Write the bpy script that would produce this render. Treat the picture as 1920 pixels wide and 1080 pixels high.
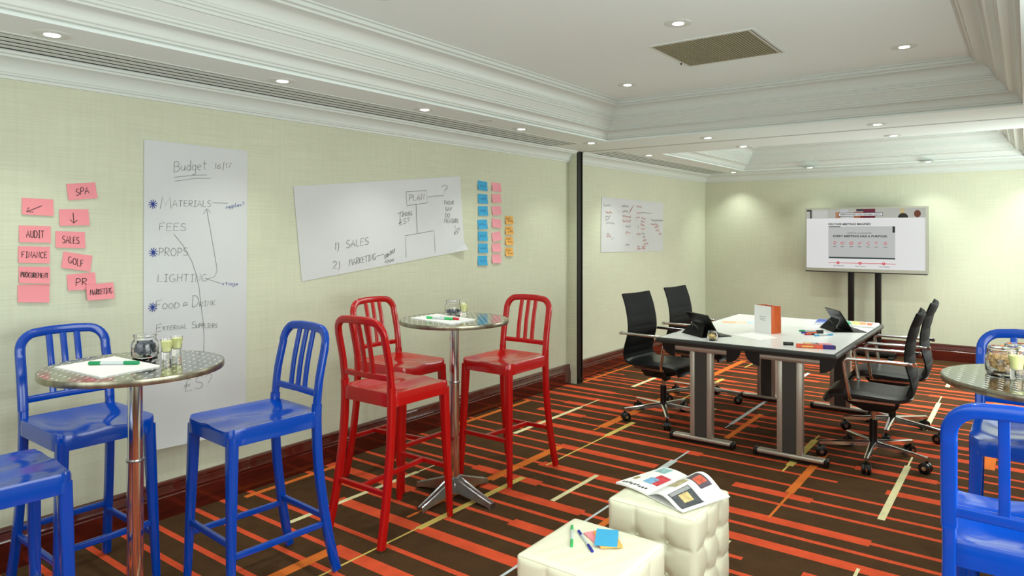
import bpy, bmesh, math, random
from mathutils import Vector, Matrix
random.seed(7)
sc = bpy.context.scene
for o in list(bpy.data.objects): bpy.data.objects.remove(o)
COL = sc.collection
PI = math.pi

# ------------------------------------------------------------------ camera, world, exposure
cam_d = bpy.data.cameras.new('camera'); cam = bpy.data.objects.new('camera', cam_d); COL.objects.link(cam)
cam.location = (3.86, 0, 1.6); cam.rotation_euler = (PI/2, 0, math.radians(36.794))
cam_d.sensor_width = 36; cam_d.lens = 36*1290.2/1920; cam_d.shift_y = -(540-432.5)/1920
cam_d.clip_start = .02; sc.camera = cam
w = bpy.data.worlds.new('world'); sc.world = w; w.use_nodes = True
w.node_tree.nodes['Background'].inputs[0].default_value = (.75, .85, 1, 1)
w.node_tree.nodes['Background'].inputs[1].default_value = .3
sc.view_settings.view_transform = 'Standard'; sc.view_settings.look = 'None'
sc.view_settings.exposure = 0.2; sc.view_settings.gamma = 1; sc.view_settings.use_curve_mapping = False
SPOT_W = 27.0         # each recessed downlight
FILL_W = 95.0      # fill lamps at the added windows, behind and right of the camera
def area(name, loc, rot, sx, sy, watts, col):
    d = bpy.data.lights.new(name, 'AREA'); d.shape = 'RECTANGLE'; d.size = sx; d.size_y = sy; d.energy = watts; d.color = col
    o = bpy.data.objects.new(name, d); COL.objects.link(o); o.location = loc; o.rotation_euler = rot; return o
area('added_fill', (2.28, -1.52, 1.45), (PI/2, 0, 0), 3.3, 1.5, FILL_W*.35, (.93, 1, .95))  # fill lamps, added out of view to lift the ceiling
area('added_fill', (4.50, 1.5, 1.45), (PI/2, 0, PI/2), 3.0, 1.4, FILL_W*.75, (.93, 1, .95))
area('added_fill', (4.50, 8.1, 1.45), (PI/2, 0, PI/2), 2.4, 1.4, FILL_W*.85, (.93, 1, .95))

# ------------------------------------------------------------------ helpers
def lin(c):
    return tuple((v/255/12.92 if v/255 <= .04045 else ((v/255+.055)/1.055)**2.4) for v in c)
def mat(name, rgb, rough=.5, metal=0., spec=.5, coat=0., trans=0., ior=1.45, emit=0., noise=None, bump=None, aniso=0, ecol=None):
    m = bpy.data.materials.new(name); m.use_nodes = True; nt = m.node_tree; b = nt.nodes['Principled BSDF']
    c = lin(rgb)+(1,)
    b.inputs['Base Color'].default_value = c; b.inputs['Roughness'].default_value = rough; b.inputs['Metallic'].default_value = metal
    b.inputs['Specular IOR Level'].default_value = spec; b.inputs['Coat Weight'].default_value = coat; b.inputs['Coat Roughness'].default_value = .05
    b.inputs['Transmission Weight'].default_value = trans; b.inputs['IOR'].default_value = ior; b.inputs['Anisotropic'].default_value = aniso
    if emit: b.inputs['Emission Color'].default_value = (lin(ecol) if ecol else c[:3])+(1,); b.inputs['Emission Strength'].default_value = emit
    L = nt.links
    if noise or bump:
        tc = nt.nodes.new('ShaderNodeTexCoord'); mp = nt.nodes.new('ShaderNodeMapping'); L.new(tc.outputs['Object'], mp.inputs[0])
        if noise:    # (scale xyz, amount)
            sxyz, amt = noise; mp.inputs['Scale'].default_value = sxyz
            n = nt.nodes.new('ShaderNodeTexNoise'); n.inputs['Scale'].default_value = 1; n.inputs['Detail'].default_value = 4; L.new(mp.outputs[0], n.inputs['Vector'])
            r = nt.nodes.new('ShaderNodeMapRange'); r.inputs[1].default_value = .3; r.inputs[2].default_value = .7; r.inputs[3].default_value = 1-amt; r.inputs[4].default_value = 1+amt
            L.new(n.outputs['Fac'], r.inputs[0])
            v = nt.nodes.new('ShaderNodeVectorMath'); v.operation = 'SCALE'; v.inputs[0].default_value = c[:3]; L.new(r.outputs[0], v.inputs['Scale']); L.new(v.outputs[0], b.inputs['Base Color'])
        if bump:     # (scale, strength, distance)
            n2 = nt.nodes.new('ShaderNodeTexNoise'); n2.inputs['Scale'].default_value = bump[0]; n2.inputs['Detail'].default_value = 3; L.new(tc.outputs['Object'], n2.inputs['Vector'])
            bp = nt.nodes.new('ShaderNodeBump'); bp.inputs['Strength'].default_value = bump[1]; bp.inputs['Distance'].default_value = bump[2]
            L.new(n2.outputs['Fac'], bp.inputs['Height']); L.new(bp.outputs[0], b.inputs['Normal'])
    return m

class MB:
    def __init__(s): s.v = []; s.f = []
    def add(s, vs, fs, M=None):
        k = len(s.v); s.v += [tuple(M @ Vector(p)) if M else tuple(p) for p in vs]; s.f += [tuple(k+i for i in f) for f in fs]; return s
    def box(s, x0, x1, y0, y1, z0, z1, M=None):
        return s.add([(x0,y0,z0),(x1,y0,z0),(x1,y1,z0),(x0,y1,z0),(x0,y0,z1),(x1,y0,z1),(x1,y1,z1),(x0,y1,z1)],
                     [(0,3,2,1),(4,5,6,7),(0,1,5,4),(1,2,6,5),(2,3,7,6),(3,0,4,7)], M)
    def quad(s, a, b, c, d): return s.add([a,b,c,d], [(0,1,2,3)])
    def sweep(s, path, sec, up=(0,0,1), scales=None, closed=False, caps=True, side=None):
        P = [Vector(p) for p in path]; n = len(P); m = len(sec); vs = []; prev = None
        for i in range(n):
            t = (P[(i+1) % n]-P[i-1]) if closed else (P[min(i+1,n-1)]-P[max(i-1,0)])
            t.normalize()
            if side is not None: a = Vector(side) - t*Vector(side).dot(t); a.normalize()
            elif prev is None:
                a = t.cross(Vector(up)); a = a if a.length > 1e-4 else t.cross(Vector((0,1,0))); a.normalize()
            else: a = prev - t*prev.dot(t); a.normalize()
            prev = a; b = a.cross(t); k = scales[i] if scales else 1
            if not isinstance(k, (tuple, list)): k = (k, k)
            vs += [P[i]+a*(q[0]*k[0])+b*(q[1]*k[1]) for q in sec]
        fs = []
        for i in range(n if closed else n-1):
            j = (i+1) % n
            for q in range(m): fs.append((i*m+q, i*m+(q+1)%m, j*m+(q+1)%m, j*m+q))
        if caps and not closed: fs += [tuple(range(m-1,-1,-1)), tuple((n-1)*m+q for q in range(m))]
        return s.add(vs, fs)
    def tube(s, path, r, n=10, closed=False, scales=None, up=(0,0,1)):
        return s.sweep(path, [(r*math.cos(2*PI*i/n), r*math.sin(2*PI*i/n)) for i in range(n)], up, scales, closed)
    def lathe(s, prof, n=32, c=(0,0,0), M=None, closed=False):
        vs = []; fs = []; m = len(prof)
        for i in range(n):
            a = 2*PI*i/n
            vs += [(c[0]+r*math.cos(a), c[1]+r*math.sin(a), c[2]+z) for r, z in prof]
        for i in range(n):
            j = (i+1) % n
            for q in range(m if closed else m-1):
                q2 = (q+1) % m; fs.append((i*m+q, j*m+q, j*m+q2, i*m+q2))
        if not closed:
            if prof[0][0] > 1e-6: fs.append(tuple(i*m for i in range(n-1,-1,-1)))
            if prof[-1][0] > 1e-6: fs.append(tuple(i*m+m-1 for i in range(n)))
        return s.add(vs, fs, M)
    def prism(s, poly, t0, t1, ax='z', M=None):     # polygon extruded along an axis
        f = {'z': lambda p, t: (p[0],p[1],t), 'y': lambda p, t: (p[0],t,p[1]), 'x': lambda p, t: (t,p[0],p[1])}[ax]
        n = len(poly); return s.add([f(p,t0) for p in poly]+[f(p,t1) for p in poly],
            [tuple(range(n-1,-1,-1)), tuple(range(n,2*n))]+[(i,(i+1)%n,n+(i+1)%n,n+i) for i in range(n)], M)
    def grid(s, fn, nu, nv, flip=False):
        vs = [fn(i/nu, j/nv) for j in range(nv+1) for i in range(nu+1)]
        fs = []
        for j in range(nv):
            for i in range(nu):
                a = j*(nu+1)+i; f = (a, a+1, a+nu+2, a+nu+1); fs.append(f[::-1] if flip else f)
        return s.add(vs, fs)
    def sheet(s, fn, nu, nv, nrm, t):               # grid with thickness along nrm
        n = Vector(nrm)*t
        A = [Vector(fn(i/nu, j/nv)) for j in range(nv+1) for i in range(nu+1)]; N = len(A); w_ = nu+1
        fs = []
        for j in range(nv):
            for i in range(nu):
                a = j*w_+i; fs += [(a,a+1,a+w_+1,a+w_), (N+a+w_,N+a+w_+1,N+a+1,N+a)]
        rim = [i for i in range(w_)]+[j*w_+nu for j in range(1,nv+1)]+[nv*w_+i for i in range(nu-1,-1,-1)]+[j*w_ for j in range(nv-1,0,-1)]
        for k in range(len(rim)):
            a, b = rim[k], rim[(k+1)%len(rim)]; fs.append((b,a,N+a,N+b))
        return s.add(A+[p-n for p in A], fs)
    def sphere(s, c, r, nu=8, nv=6):
        if not isinstance(r, tuple): r = (r,r,r)
        vs = [(c[0],c[1],c[2]-r[2])]+[(c[0]+r[0]*math.sin(PI*j/nv)*math.cos(2*PI*i/nu), c[1]+r[1]*math.sin(PI*j/nv)*math.sin(2*PI*i/nu), c[2]-r[2]*math.cos(PI*j/nv)) for j in range(1,nv) for i in range(nu)]+[(c[0],c[1],c[2]+r[2])]
        fs = [(0,1+(i+1)%nu,1+i) for i in range(nu)]
        for j in range(nv-2):
            for i in range(nu): fs.append((1+j*nu+i,1+j*nu+(i+1)%nu,1+(j+1)*nu+(i+1)%nu,1+(j+1)*nu+i))
        k = 1+(nv-2)*nu; return s.add(vs, fs+[(k+i,k+(i+1)%nu,len(vs)-1) for i in range(nu)])
    def build(s, name, m=None, parent=None, smooth=True, bevel=0, seg=2, ang=35, kind=None, fix=True):
        me = bpy.data.meshes.new(name); me.from_pydata(s.v, [], s.f)
        if fix or bevel:
            bm = bmesh.new(); bm.from_mesh(me)
            if fix: bmesh.ops.recalc_face_normals(bm, faces=bm.faces)
            if bevel:
                bm.normal_update()
                es = [e for e in bm.edges if len(e.link_faces) == 2 and e.calc_face_angle(0) > .6]
                bmesh.ops.bevel(bm, geom=es, offset=bevel, segments=seg, profile=.5, affect='EDGES', clamp_overlap=True)
            bm.to_mesh(me); bm.free()
        if m: me.materials.append(m)
        if smooth:
            me.polygons.foreach_set('use_smooth', [True]*len(me.polygons)); me.set_sharp_from_angle(angle=math.radians(ang))
        o = bpy.data.objects.new(name, me); COL.objects.link(o)
        if parent: o.parent = parent
        if kind: o['kind'] = kind
        return o
def rr(w_, h_, r, n=3):                              # rounded rectangle section
    pts = []
    for cx, cy, a0 in ((w_/2-r,h_/2-r,0),(-w_/2+r,h_/2-r,PI/2),(-w_/2+r,-h_/2+r,PI),(w_/2-r,-h_/2+r,1.5*PI)):
        for i in range(n+1): a = a0+PI/2*i/n; pts.append((cx+r*math.cos(a), cy+r*math.sin(a)))
    return pts
def smooth_path(pts, n=6):
    P = [Vector(p) for p in pts]; out = []
    for i in range(len(P)-1):
        a, b, c, d = P[max(i-1,0)], P[i], P[i+1], P[min(i+2,len(P)-1)]
        for k in range(n):
            t = k/n; out.append(.5*((2*b)+(c-a)*t+(2*a-5*b+4*c-d)*t*t+(3*b-a-3*c+d)*t**3))
    return out+[P[-1]]
def round_path(pts, r, n=6):                         # polyline with filleted corners
    P = [Vector(p) for p in pts]; out = [P[0]]
    for i in range(1, len(P)-1):
        u = (P[i-1]-P[i]).normalized(); v = (P[i+1]-P[i]).normalized(); a = P[i]+u*r; b = P[i]+v*r
        for k in range(n+1): t = k/n; out.append(a*(1-t)**2+P[i]*2*t*(1-t)+b*t*t)
    return out+[P[-1]]
def thing(name, label, cat, loc=(0,0,0), rz=0, group=None):
    o = bpy.data.objects.new(name, None); COL.objects.link(o); o.location = loc; o.rotation_euler = (0,0,rz); o.empty_display_size = .1
    return tag(o, label, cat, group)
def tag(o, label, cat, group=None, kind=None):
    o['label'] = label; o['category'] = cat
    if group: o['group'] = group
    if kind: o['kind'] = kind
    return o
def struct(o): o['kind'] = 'structure'; return o
def copy_tree(o, parent=None):
    c = o.copy(); COL.objects.link(c); c.parent = parent
    for ch in list(o.children): copy_tree(ch, c)
    return c
def dup(o, label, loc, rz, group=None):
    c = copy_tree(o); c.location = loc; c.rotation_euler = (0,0,rz); c['label'] = label
    if group: c['group'] = group
    return c

# ------------------------------------------------------------------ materials
def wallpaper():
    m = mat('grasscloth wallpaper', (205,209,186), .75, spec=.25); nt = m.node_tree; L = nt.links; b = nt.nodes['Principled BSDF']
    tc = nt.nodes.new('ShaderNodeTexCoord'); acc = None
    for scl, amt in (((3,3,160),.05),((45,45,4),.025),((1.2,1.2,1.5),.03)):
        mp = nt.nodes.new('ShaderNodeMapping'); mp.inputs['Scale'].default_value = scl; L.new(tc.outputs['Object'], mp.inputs[0])
        n = nt.nodes.new('ShaderNodeTexNoise'); n.inputs['Scale'].default_value = 1; n.inputs['Detail'].default_value = 5; L.new(mp.outputs[0], n.inputs['Vector'])
        r = nt.nodes.new('ShaderNodeMapRange'); r.inputs[1].default_value = .3; r.inputs[2].default_value = .7; r.inputs[3].default_value = 1-amt; r.inputs[4].default_value = 1+amt; L.new(n.outputs['Fac'], r.inputs[0])
        if acc is None: acc = r.outputs[0]; first = n
        else:
            q = nt.nodes.new('ShaderNodeMath'); q.operation = 'MULTIPLY'; L.new(acc, q.inputs[0]); L.new(r.outputs[0], q.inputs[1]); acc = q.outputs[0]
    v = nt.nodes.new('ShaderNodeVectorMath'); v.operation = 'SCALE'; v.inputs[0].default_value = lin((205,209,186)); L.new(acc, v.inputs['Scale']); L.new(v.outputs[0], b.inputs['Base Color'])
    bp = nt.nodes.new('ShaderNodeBump'); bp.inputs['Strength'].default_value = .15; bp.inputs['Distance'].default_value = .002; L.new(first.outputs['Fac'], bp.inputs['Height']); L.new(bp.outputs[0], b.inputs['Normal'])
    return m
M_wall = wallpaper()
M_ceil = mat('ceiling paint', (229,240,238), .6, spec=.3)
M_trim = mat('moulding paint', (212,220,215), .4, spec=.4)
M_wood = mat('mahogany', (78,22,14), .2, coat=.9, noise=((3,3,40),.25))
M_black = mat('black metal', (16,15,14), .4, spec=.4)
M_dark = mat('dark recess', (8,8,8), .8)
M_blue = mat('blue enamel', (0,64,168), .15, spec=.5, coat=.2)
M_red = mat('red enamel', (176,15,15), .2, spec=.5, coat=.25)
M_chrome = mat('chrome', (222,221,220), .12, 1)
M_alu = mat('cast aluminium', (176,182,184), .28, 1, noise=((20,20,20),.12))
M_silver = mat('silver paint', (188,180,168), .35, .55)
M_leather = mat('black leather', (13,16,17), .34, bump=(160,.25,.002))
M_mesh = mat('black upholstery', (9,11,12), .7, spec=.25, bump=(300,.3,.001))
M_plastic = mat('black plastic', (13,13,13), .35)
M_lam = mat('white laminate', (236,238,238), .22)
M_edge = mat('grey table edging', (48,50,48), .35)
M_panel = mat('dark grey panel', (62,60,56), .45)
M_cream = mat('cream leatherette', (232,231,206), .32, coat=.15, bump=(22,.12,.006))
M_paper = mat('white paper', (206,209,211), .35, spec=.4, bump=(7,.25,.012))
M_sheet = mat('notepaper', (244,244,243), .6)
M_pink = mat('pink sticky note', (236,146,154), .7)
M_pnk2 = mat('pale pink sticky note', (240,160,172), .7)
M_cyan = mat('blue sticky note', (62,166,214), .7)
M_orng = mat('orange sticky note', (236,178,92), .7)
M_ink = mat('black marker ink', (42,22,26), .6)
M_ink2 = mat('grey marker ink', (88,88,86), .6)
M_inkb = mat('blue marker ink', (20,50,140), .6)
M_inkc = mat('dark cyan ink', (22,96,150), .6)
M_inkr = mat('red marker ink', (196,92,84), .6)
M_glass = mat('clear glass', (255,255,255), .02, trans=1, ior=1.45)
M_green = mat('green plastic', (0,140,84), .35)
M_green2 = mat('bright green plastic', (52,178,96), .35)
M_bluep = mat('blue plastic', (26,44,150), .35)
M_redp = mat('red plastic', (196,40,52), .35)
M_wpl = mat('white plastic', (196,206,208), .35)
M_sky = mat('sky blue plastic', (80,170,220), .35)
M_orange = mat('orange paper', (206,92,34), .6, noise=((30,30,6),.12))
M_smooth = mat('pale yellow smoothie', (236,238,168), .4)
M_berry = mat('dried blueberry', (66,76,92), .45)
M_oat = mat('toasted granola', (196,160,104), .7, noise=((80,80,80),.35))
M_lamp = mat('lit lamp', (255,255,255), .5, emit=14, ecol=(255,252,240))
M_grille = mat('grille bronze', (146,142,114), .5, .1)

def swirl_metal():
    m = mat('swirled steel', (196,196,188), .2, 1); nt = m.node_tree; L = nt.links; b = nt.nodes['Principled BSDF']
    tc = nt.nodes.new('ShaderNodeTexCoord'); sx = nt.nodes.new('ShaderNodeSeparateXYZ'); L.new(tc.outputs['Object'], sx.inputs[0])
    def mth(op, a, bb=None, cc=None):
        n = nt.nodes.new('ShaderNodeMath'); n.operation = op
        for i, q in enumerate((a, bb, cc)):
            if q is None: continue
            if isinstance(q, (int, float)): n.inputs[i].default_value = q
            else: L.new(q, n.inputs[i])
        return n.outputs[0]
    k = 1/.042
    px = mth('SUBTRACT', mth('FRACT', mth('MULTIPLY', sx.outputs[0], k)), .5); py = mth('SUBTRACT', mth('FRACT', mth('MULTIPLY', sx.outputs[1], k)), .5)
    d = mth('SQRT', mth('ADD', mth('MULTIPLY', px, px), mth('MULTIPLY', py, py)))
    ring = mth('LESS_THAN', mth('ABSOLUTE', mth('SUBTRACT', d, .40)), .055)
    sect = mth('GREATER_THAN', mth('ADD', mth('MULTIPLY', px, .75), mth('MULTIPLY', py, .66)), .315)
    f = mth('MULTIPLY', ring, sect)  # glint of each engine-turned swirl, put into the colour as a lighter arc
    mx = nt.nodes.new('ShaderNodeMix'); mx.data_type = 'RGBA'; L.new(f, mx.inputs[0]); mx.inputs[6].default_value = lin((158,159,150))+(1,); mx.inputs[7].default_value = lin((236,236,230))+(1,); L.new(mx.outputs[2], b.inputs['Base Color'])
    L.new(mth('ADD', mth('MULTIPLY', f, .4), .10), b.inputs['Roughness'])
    L.new(mth('SUBTRACT', 1.0, mth('MULTIPLY', f, .45)), b.inputs['Metallic'])
    return m
M_swirl = swirl_metal()
M_rim = mat('table rim steel', (150,146,128), .3, .9, noise=((25,25,1),.35))

# ------------------------------------------------------------------ room shell
XW, Y0, Y1, ZC, ZT = 4.57, -1.6, 10.0, 2.43, 2.745
BROWN, RED, CREAM, YEL, ORA, GREY = (76,54,34), (214,84,52), (226,218,172), (214,190,104), (218,116,50), (196,206,208)
TH, TN = .085, .034
rows = [   # y centre, [(x0, x1, width)]
 (2.24,[(0,1.055,TN),(1.055,2.6,TH),(2.6,4.57,TN)]), (2.42,[(0,4.57,TN)]), (2.665,[(.574,2.4,TH),(2.4,2.9,TN),(3.1,4.57,TH)]), (2.845,[(0,4.57,TN)]),
 (3.03,[(0,.824,TH),(.824,1.59,TN),(1.59,2.5,TH),(2.5,4.57,TN)]), (3.205,[(0,4.57,TN)]), (3.36,[(0,1.117,TN),(1.117,1.843,TH),(1.843,2.749,TN),(3.022,3.9,TH)]),
 (3.59,[(0,.86,TN),(.86,1.393,TH),(1.393,2.3,TN),(2.3,3.7,TH),(3.7,4.57,TN)]), (3.76,[(0,4.57,TN)]), (3.915,[(0,1.185,TN),(1.185,3.22,TH),(3.22,4.57,TN)]), (4.16,[(0,4.57,TN)]),
 (4.325,[(0,1.07,TN),(1.07,1.849,TH),(2.376,2.841,TH),(2.841,4.57,TN)]), (4.51,[(0,4.57,TN)]), (4.745,[(.574,2.0,TH),(2.0,2.896,TN),(3.171,4.57,TH)]), (4.935,[(0,4.57,TN)]),
 (5.115,[(.336,.809,TH),(.809,2.934,TN),(2.934,3.406,TH),(3.406,4.57,TN)]), (5.31,[(0,4.57,TN)]), (5.46,[(0,.405,TN),(.405,1.9,TH),(1.9,4.57,TN)]), (5.70,[(0,2.1,TH),(2.1,3.1,TN),(3.1,4.57,TH)]),
 (5.87,[(0,4.57,TN)]), (6.03,[(0,.61,TH),(.61,1.7,TN),(1.7,4.57,TH)]), (6.285,[(0,4.57,TN)]), (6.46,[(0,.229,TH),(.229,4.57,TN)]), (6.60,[(0,1.6,TN),(1.6,2.6,TH),(2.6,4.57,TN)]), (6.70,[(0,1.5,TN)]),
 (6.87,[(0,.28,TN),(.579,1.7,TH),(1.7,4.57,TN)]), (7.09,[(0,4.57,TN)]), (7.25,[(.338,1.4,TH),(1.4,2.9,TN),(2.9,3.5,TH),(3.5,4.57,TN)]), (7.48,[(0,4.57,TN)])]
acc = [    # x0, x1, y0, y1, colour
 (.605,.64,2.29,3.285,CREAM),(.618,.63,3.285,3.62,CREAM),(.602,.64,4.36,5.372,CREAM),(.612,.625,5.372,5.71,CREAM),(.602,.645,6.39,7.30,CREAM),
 (1.058,1.125,3.455,4.29,ORA),(1.08,1.1,2.725,3.455,ORA),(1.05,1.12,4.925,5.60,ORA),(1.07,1.085,4.81,4.925,ORA),(1.04,1.108,1.5,2.22,ORA),(1.05,1.11,5.85,6.75,ORA),(1.04,1.11,7.29,8.5,ORA),
 (1.222,1.265,2.659,3.62,YEL),(1.23,1.243,1.7,2.659,YEL),(1.212,1.254,4.74,5.211,YEL),(1.228,1.242,3.9,4.74,YEL),(1.213,1.257,6.75,7.32,YEL),(1.23,1.245,5.98,6.75,YEL),(1.21,1.23,8.08,8.67,YEL),
 (1.593,1.625,3.407,3.943,CREAM),(1.60,1.63,5.6,6.05,CREAM),(1.6,1.63,1.3,1.86,CREAM),(1.872,1.918,3.6,4.521,GREY),(1.89,1.904,4.521,4.767,GREY),(1.904,1.92,2.3,3.6,GREY),(1.884,1.916,5.637,6.67,GREY),(1.896,1.906,5.51,5.637,GREY),(1.88,1.915,7.3,8.2,GREY),
 (1.985,2.027,5.235,6.105,ORA),(1.99,2.03,3.15,3.75,ORA),(2.542,2.59,4.88,5.60,YEL),(2.553,2.566,4.743,4.88,YEL),(2.555,2.567,5.6,5.75,YEL),(2.675,2.725,4.375,5.3,ORA),(2.70,2.715,3.936,4.375,ORA),
 (2.60,2.64,2.75,3.52,CREAM),(3.195,3.233,4.273,5.36,CREAM),(3.208,3.22,5.36,5.69,CREAM),(3.215,3.23,2.4,3.593,CREAM),(3.189,3.226,6.4,7.50,CREAM),(3.197,3.207,7.5,7.8,CREAM),(3.19,3.23,8.3,8.62,CREAM),
 (3.612,3.695,7.7,8.22,ORA),(3.62,3.69,5.6,6.3,ORA),(3.60,3.68,3.2,4.3,ORA),(3.93,3.97,2.3,3.4,CREAM),(4.2,4.24,4.2,5.2,CREAM),(.08,.125,4.2,5.30,ORA),(.085,.12,6.30,7.55,ORA),(.08,.12,2.35,3.1,ORA)]
P = 2.085
lo = [r for r in rows if r[0] < 4.2]; hi = [r for r in rows if r[0] > 5.4]
for k in (1, 2): rows += [(y-P*k, s) for y, s in lo if y-P*k > Y0+.1]
rows += [(y+P, s) for y, s in hi if 7.6 < y+P < 9.9]
acc += [(a,b,c-P,d-P,e) for a,b,c,d,e in acc if d-P < 1.2]
def make_floor():
    xs = {0, XW}; ys = {Y0, Y1}
    for y, segs in rows:
        for a, b, w_ in segs: xs |= {a, b}; ys |= {round(y-w_/2,4), round(y+w_/2,4)}
    for a, b, c, d, e in acc: xs |= {a, b}; ys |= {max(c,Y0), min(d,Y1)}
    xs = sorted(xs); ys = sorted(q for q in ys if Y0 <= q <= Y1)
    nx = len(xs); vs = [(x, y, 0) for y in ys for x in xs]; fs = []; cols = []
    for j in range(len(ys)-1):
        cy = (ys[j]+ys[j+1])/2; rs = [(y, s) for y, s in rows if abs(y-cy) < .05]
        for i in range(nx-1):
            cx = (xs[i]+xs[i+1])/2; col = BROWN
            for y, s in rs:
                if any(a <= cx <= b and abs(cy-y) < w_/2 for a, b, w_ in s): col = RED
            for a, b, c, d, e in acc:
                if a < cx < b and c < cy < d: col = e
            k = j*nx+i; fs.append((k, k+1, k+nx+1, k+nx)); cols.append(lin(col))
    me = bpy.data.meshes.new('floor'); me.from_pydata(vs, [], fs)
    at = me.color_attributes.new('yarn', 'FLOAT_COLOR', 'CORNER'); flat = []
    for f, c in zip(me.polygons, cols):
        for _ in f.loop_indices: flat += [*c, 1]
    at.data.foreach_set('color', flat)
    m = mat('striped carpet', BROWN, .95, spec=.1); nt = m.node_tree; L = nt.links; b = nt.nodes['Principled BSDF']
    a = nt.nodes.new('ShaderNodeAttribute'); a.attribute_name = 'yarn'
    tc = nt.nodes.new('ShaderNodeTexCoord'); n = nt.nodes.new('ShaderNodeTexNoise'); n.inputs['Scale'].default_value = 220; n.inputs['Detail'].default_value = 4; L.new(tc.outputs['Object'], n.inputs['Vector'])
    n2 = nt.nodes.new('ShaderNodeTexNoise'); n2.inputs['Scale'].default_value = 9; n2.inputs['Detail'].default_value = 3; L.new(tc.outputs['Object'], n2.inputs['Vector'])
    r = nt.nodes.new('ShaderNodeMapRange'); r.inputs[1].default_value = .25; r.inputs[2].default_value = .75; r.inputs[3].default_value = .72; r.inputs[4].default_value = 1.28; L.new(n.outputs['Fac'], r.inputs[0])
    r2 = nt.nodes.new('ShaderNodeMapRange'); r2.inputs[1].default_value = .3; r2.inputs[2].default_value = .7; r2.inputs[3].default_value = .88; r2.inputs[4].default_value = 1.12; L.new(n2.outputs['Fac'], r2.inputs[0])
    q = nt.nodes.new('ShaderNodeMath'); q.operation = 'MULTIPLY'; L.new(r.outputs[0], q.inputs[0]); L.new(r2.outputs[0], q.inputs[1])
    v = nt.nodes.new('ShaderNodeVectorMath'); v.operation = 'SCALE'; L.new(a.outputs['Color'], v.inputs[0]); L.new(q.outputs[0], v.inputs['Scale']); L.new(v.outputs[0], b.inputs['Base Color'])
    bp = nt.nodes.new('ShaderNodeBump'); bp.inputs['Strength'].default_value = .5; bp.inputs['Distance'].default_value = .003; L.new(n.outputs['Fac'], bp.inputs['Height']); L.new(bp.outputs[0], b.inputs['Normal'])
    me.materials.append(m); o = bpy.data.objects.new('floor', me); COL.objects.link(o); return struct(o)
make_floor()
struct(MB().box(-.1,0,Y0-.1,Y1+.1,0,2.6).build('wall_left', M_wall, smooth=False))
struct(MB().box(0,XW,Y1,Y1+.1,0,2.6).build('wall_back', M_wall, smooth=False))
def wall_with_added_windows(name, ax, pos, t, a0, a1, wins, z0, z1):  # out-of-view walls with openings for the added windows
    b = MB(); cur = a0
    def seg(p, q, u, v):
        if q <= p: return
        b.box(p,q,min(pos,t),max(pos,t),u,v) if ax == 'y' else b.box(min(pos,t),max(pos,t),p,q,u,v)
    for p, q in wins: seg(cur,p,0,2.6); seg(p,q,0,z0); seg(p,q,z1,2.6); cur = q
    seg(cur,a1,0,2.6); return struct(b.build(name, M_wall, smooth=False))
wall_with_added_windows('wall_front','y',Y0,Y0-.1,0,XW,[(.6,3.96)],.7,2.2)
wall_with_added_windows('wall_right','x',XW,XW+.1,Y0-.1,Y1+.1,[(0,3.0),(6.9,9.3)],.75,2.15)
def added_window(n, ax, pos, a0, a1, z0, z1):  # unseen windows, added to go with the fill lamps
    f = MB(); t = .03; k = 3
    def bx(p,q,u,v,d0,d1): f.box(p,q,pos+d0,pos+d1,u,v) if ax == 'y' else f.box(pos+d0,pos+d1,p,q,u,v)
    s = -1 if ax == 'y' else 1
    d0, d1 = sorted((s*.02, s*.07))
    bx(a0,a1,z0,z0+.05,d0,d1); bx(a0,a1,z1-.05,z1,d0,d1)
    for i in range(k+1):
        x = a0+(a1-a0-.05)*i/k; bx(x,x+.05,z0,z1,d0,d1)
    o = struct(f.build('added_window_%d'%n, M_trim, smooth=False))
    for i in range(k):
        g = MB(); x0 = a0+(a1-a0-.05)*i/k+.05; x1 = a0+(a1-a0-.05)*(i+1)/k; e0, e1 = sorted((s*.04, s*.045))
        g.box(x0,x1,pos+e0,pos+e1,z0+.05,z1-.05) if ax == 'y' else g.box(pos+e0,pos+e1,x0,x1,z0+.05,z1-.05)
        g.build('added_pane', M_glass, o, smooth=False)
added_window(1,'y',Y0,.6,3.96,.7,2.2); added_window(2,'x',XW,0,3.0,.75,2.15); added_window(3,'x',XW,6.9,9.3,.75,2.15)
# ceiling with openings for the two trays and the slot diffusers
T1 = (.73,3.84,-1.06,5.66); T2 = (.70,3.84,6.93,9.63); SL = [(.13,.43,-1.2,5.62),(.13,.43,6.45,9.76)]
cb = MB(); xs = sorted({0,.13,.43,.70,.73,3.84,XW}); ys = sorted({Y0,-1.2,-1.06,5.62,5.66,6.45,6.93,9.63,9.76,Y1})
for i in range(len(xs)-1):
    for j in range(len(ys)-1):
        cx, cy = (xs[i]+xs[i+1])/2, (ys[j]+ys[j+1])/2
        if any(a < cx < b and c < cy < d for a, b, c, d in [T1, T2]+SL): continue
        cb.box(xs[i],xs[i+1],ys[j],ys[j+1],ZC,ZC+.012)
IN = .28
for a, b, c, d in (T1, T2): cb.box(a+IN-.02,b-IN+.02,c+IN-.02,d-IN+.02,ZT,ZT+.05)
struct(cb.build('ceiling', M_ceil, smooth=False))
def cove(s0, z0, s1, z1, n=6, bulge=1):
    out = []
    for i in range(n+1):
        a = PI/2*i/n
        out.append((s0+(s1-s0)*(1-math.cos(a)), z0+(z1-z0)*math.sin(a)) if bulge > 0 else (s0+(s1-s0)*math.sin(a), z0+(z1-z0)*(1-math.cos(a))))
    return out
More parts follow.
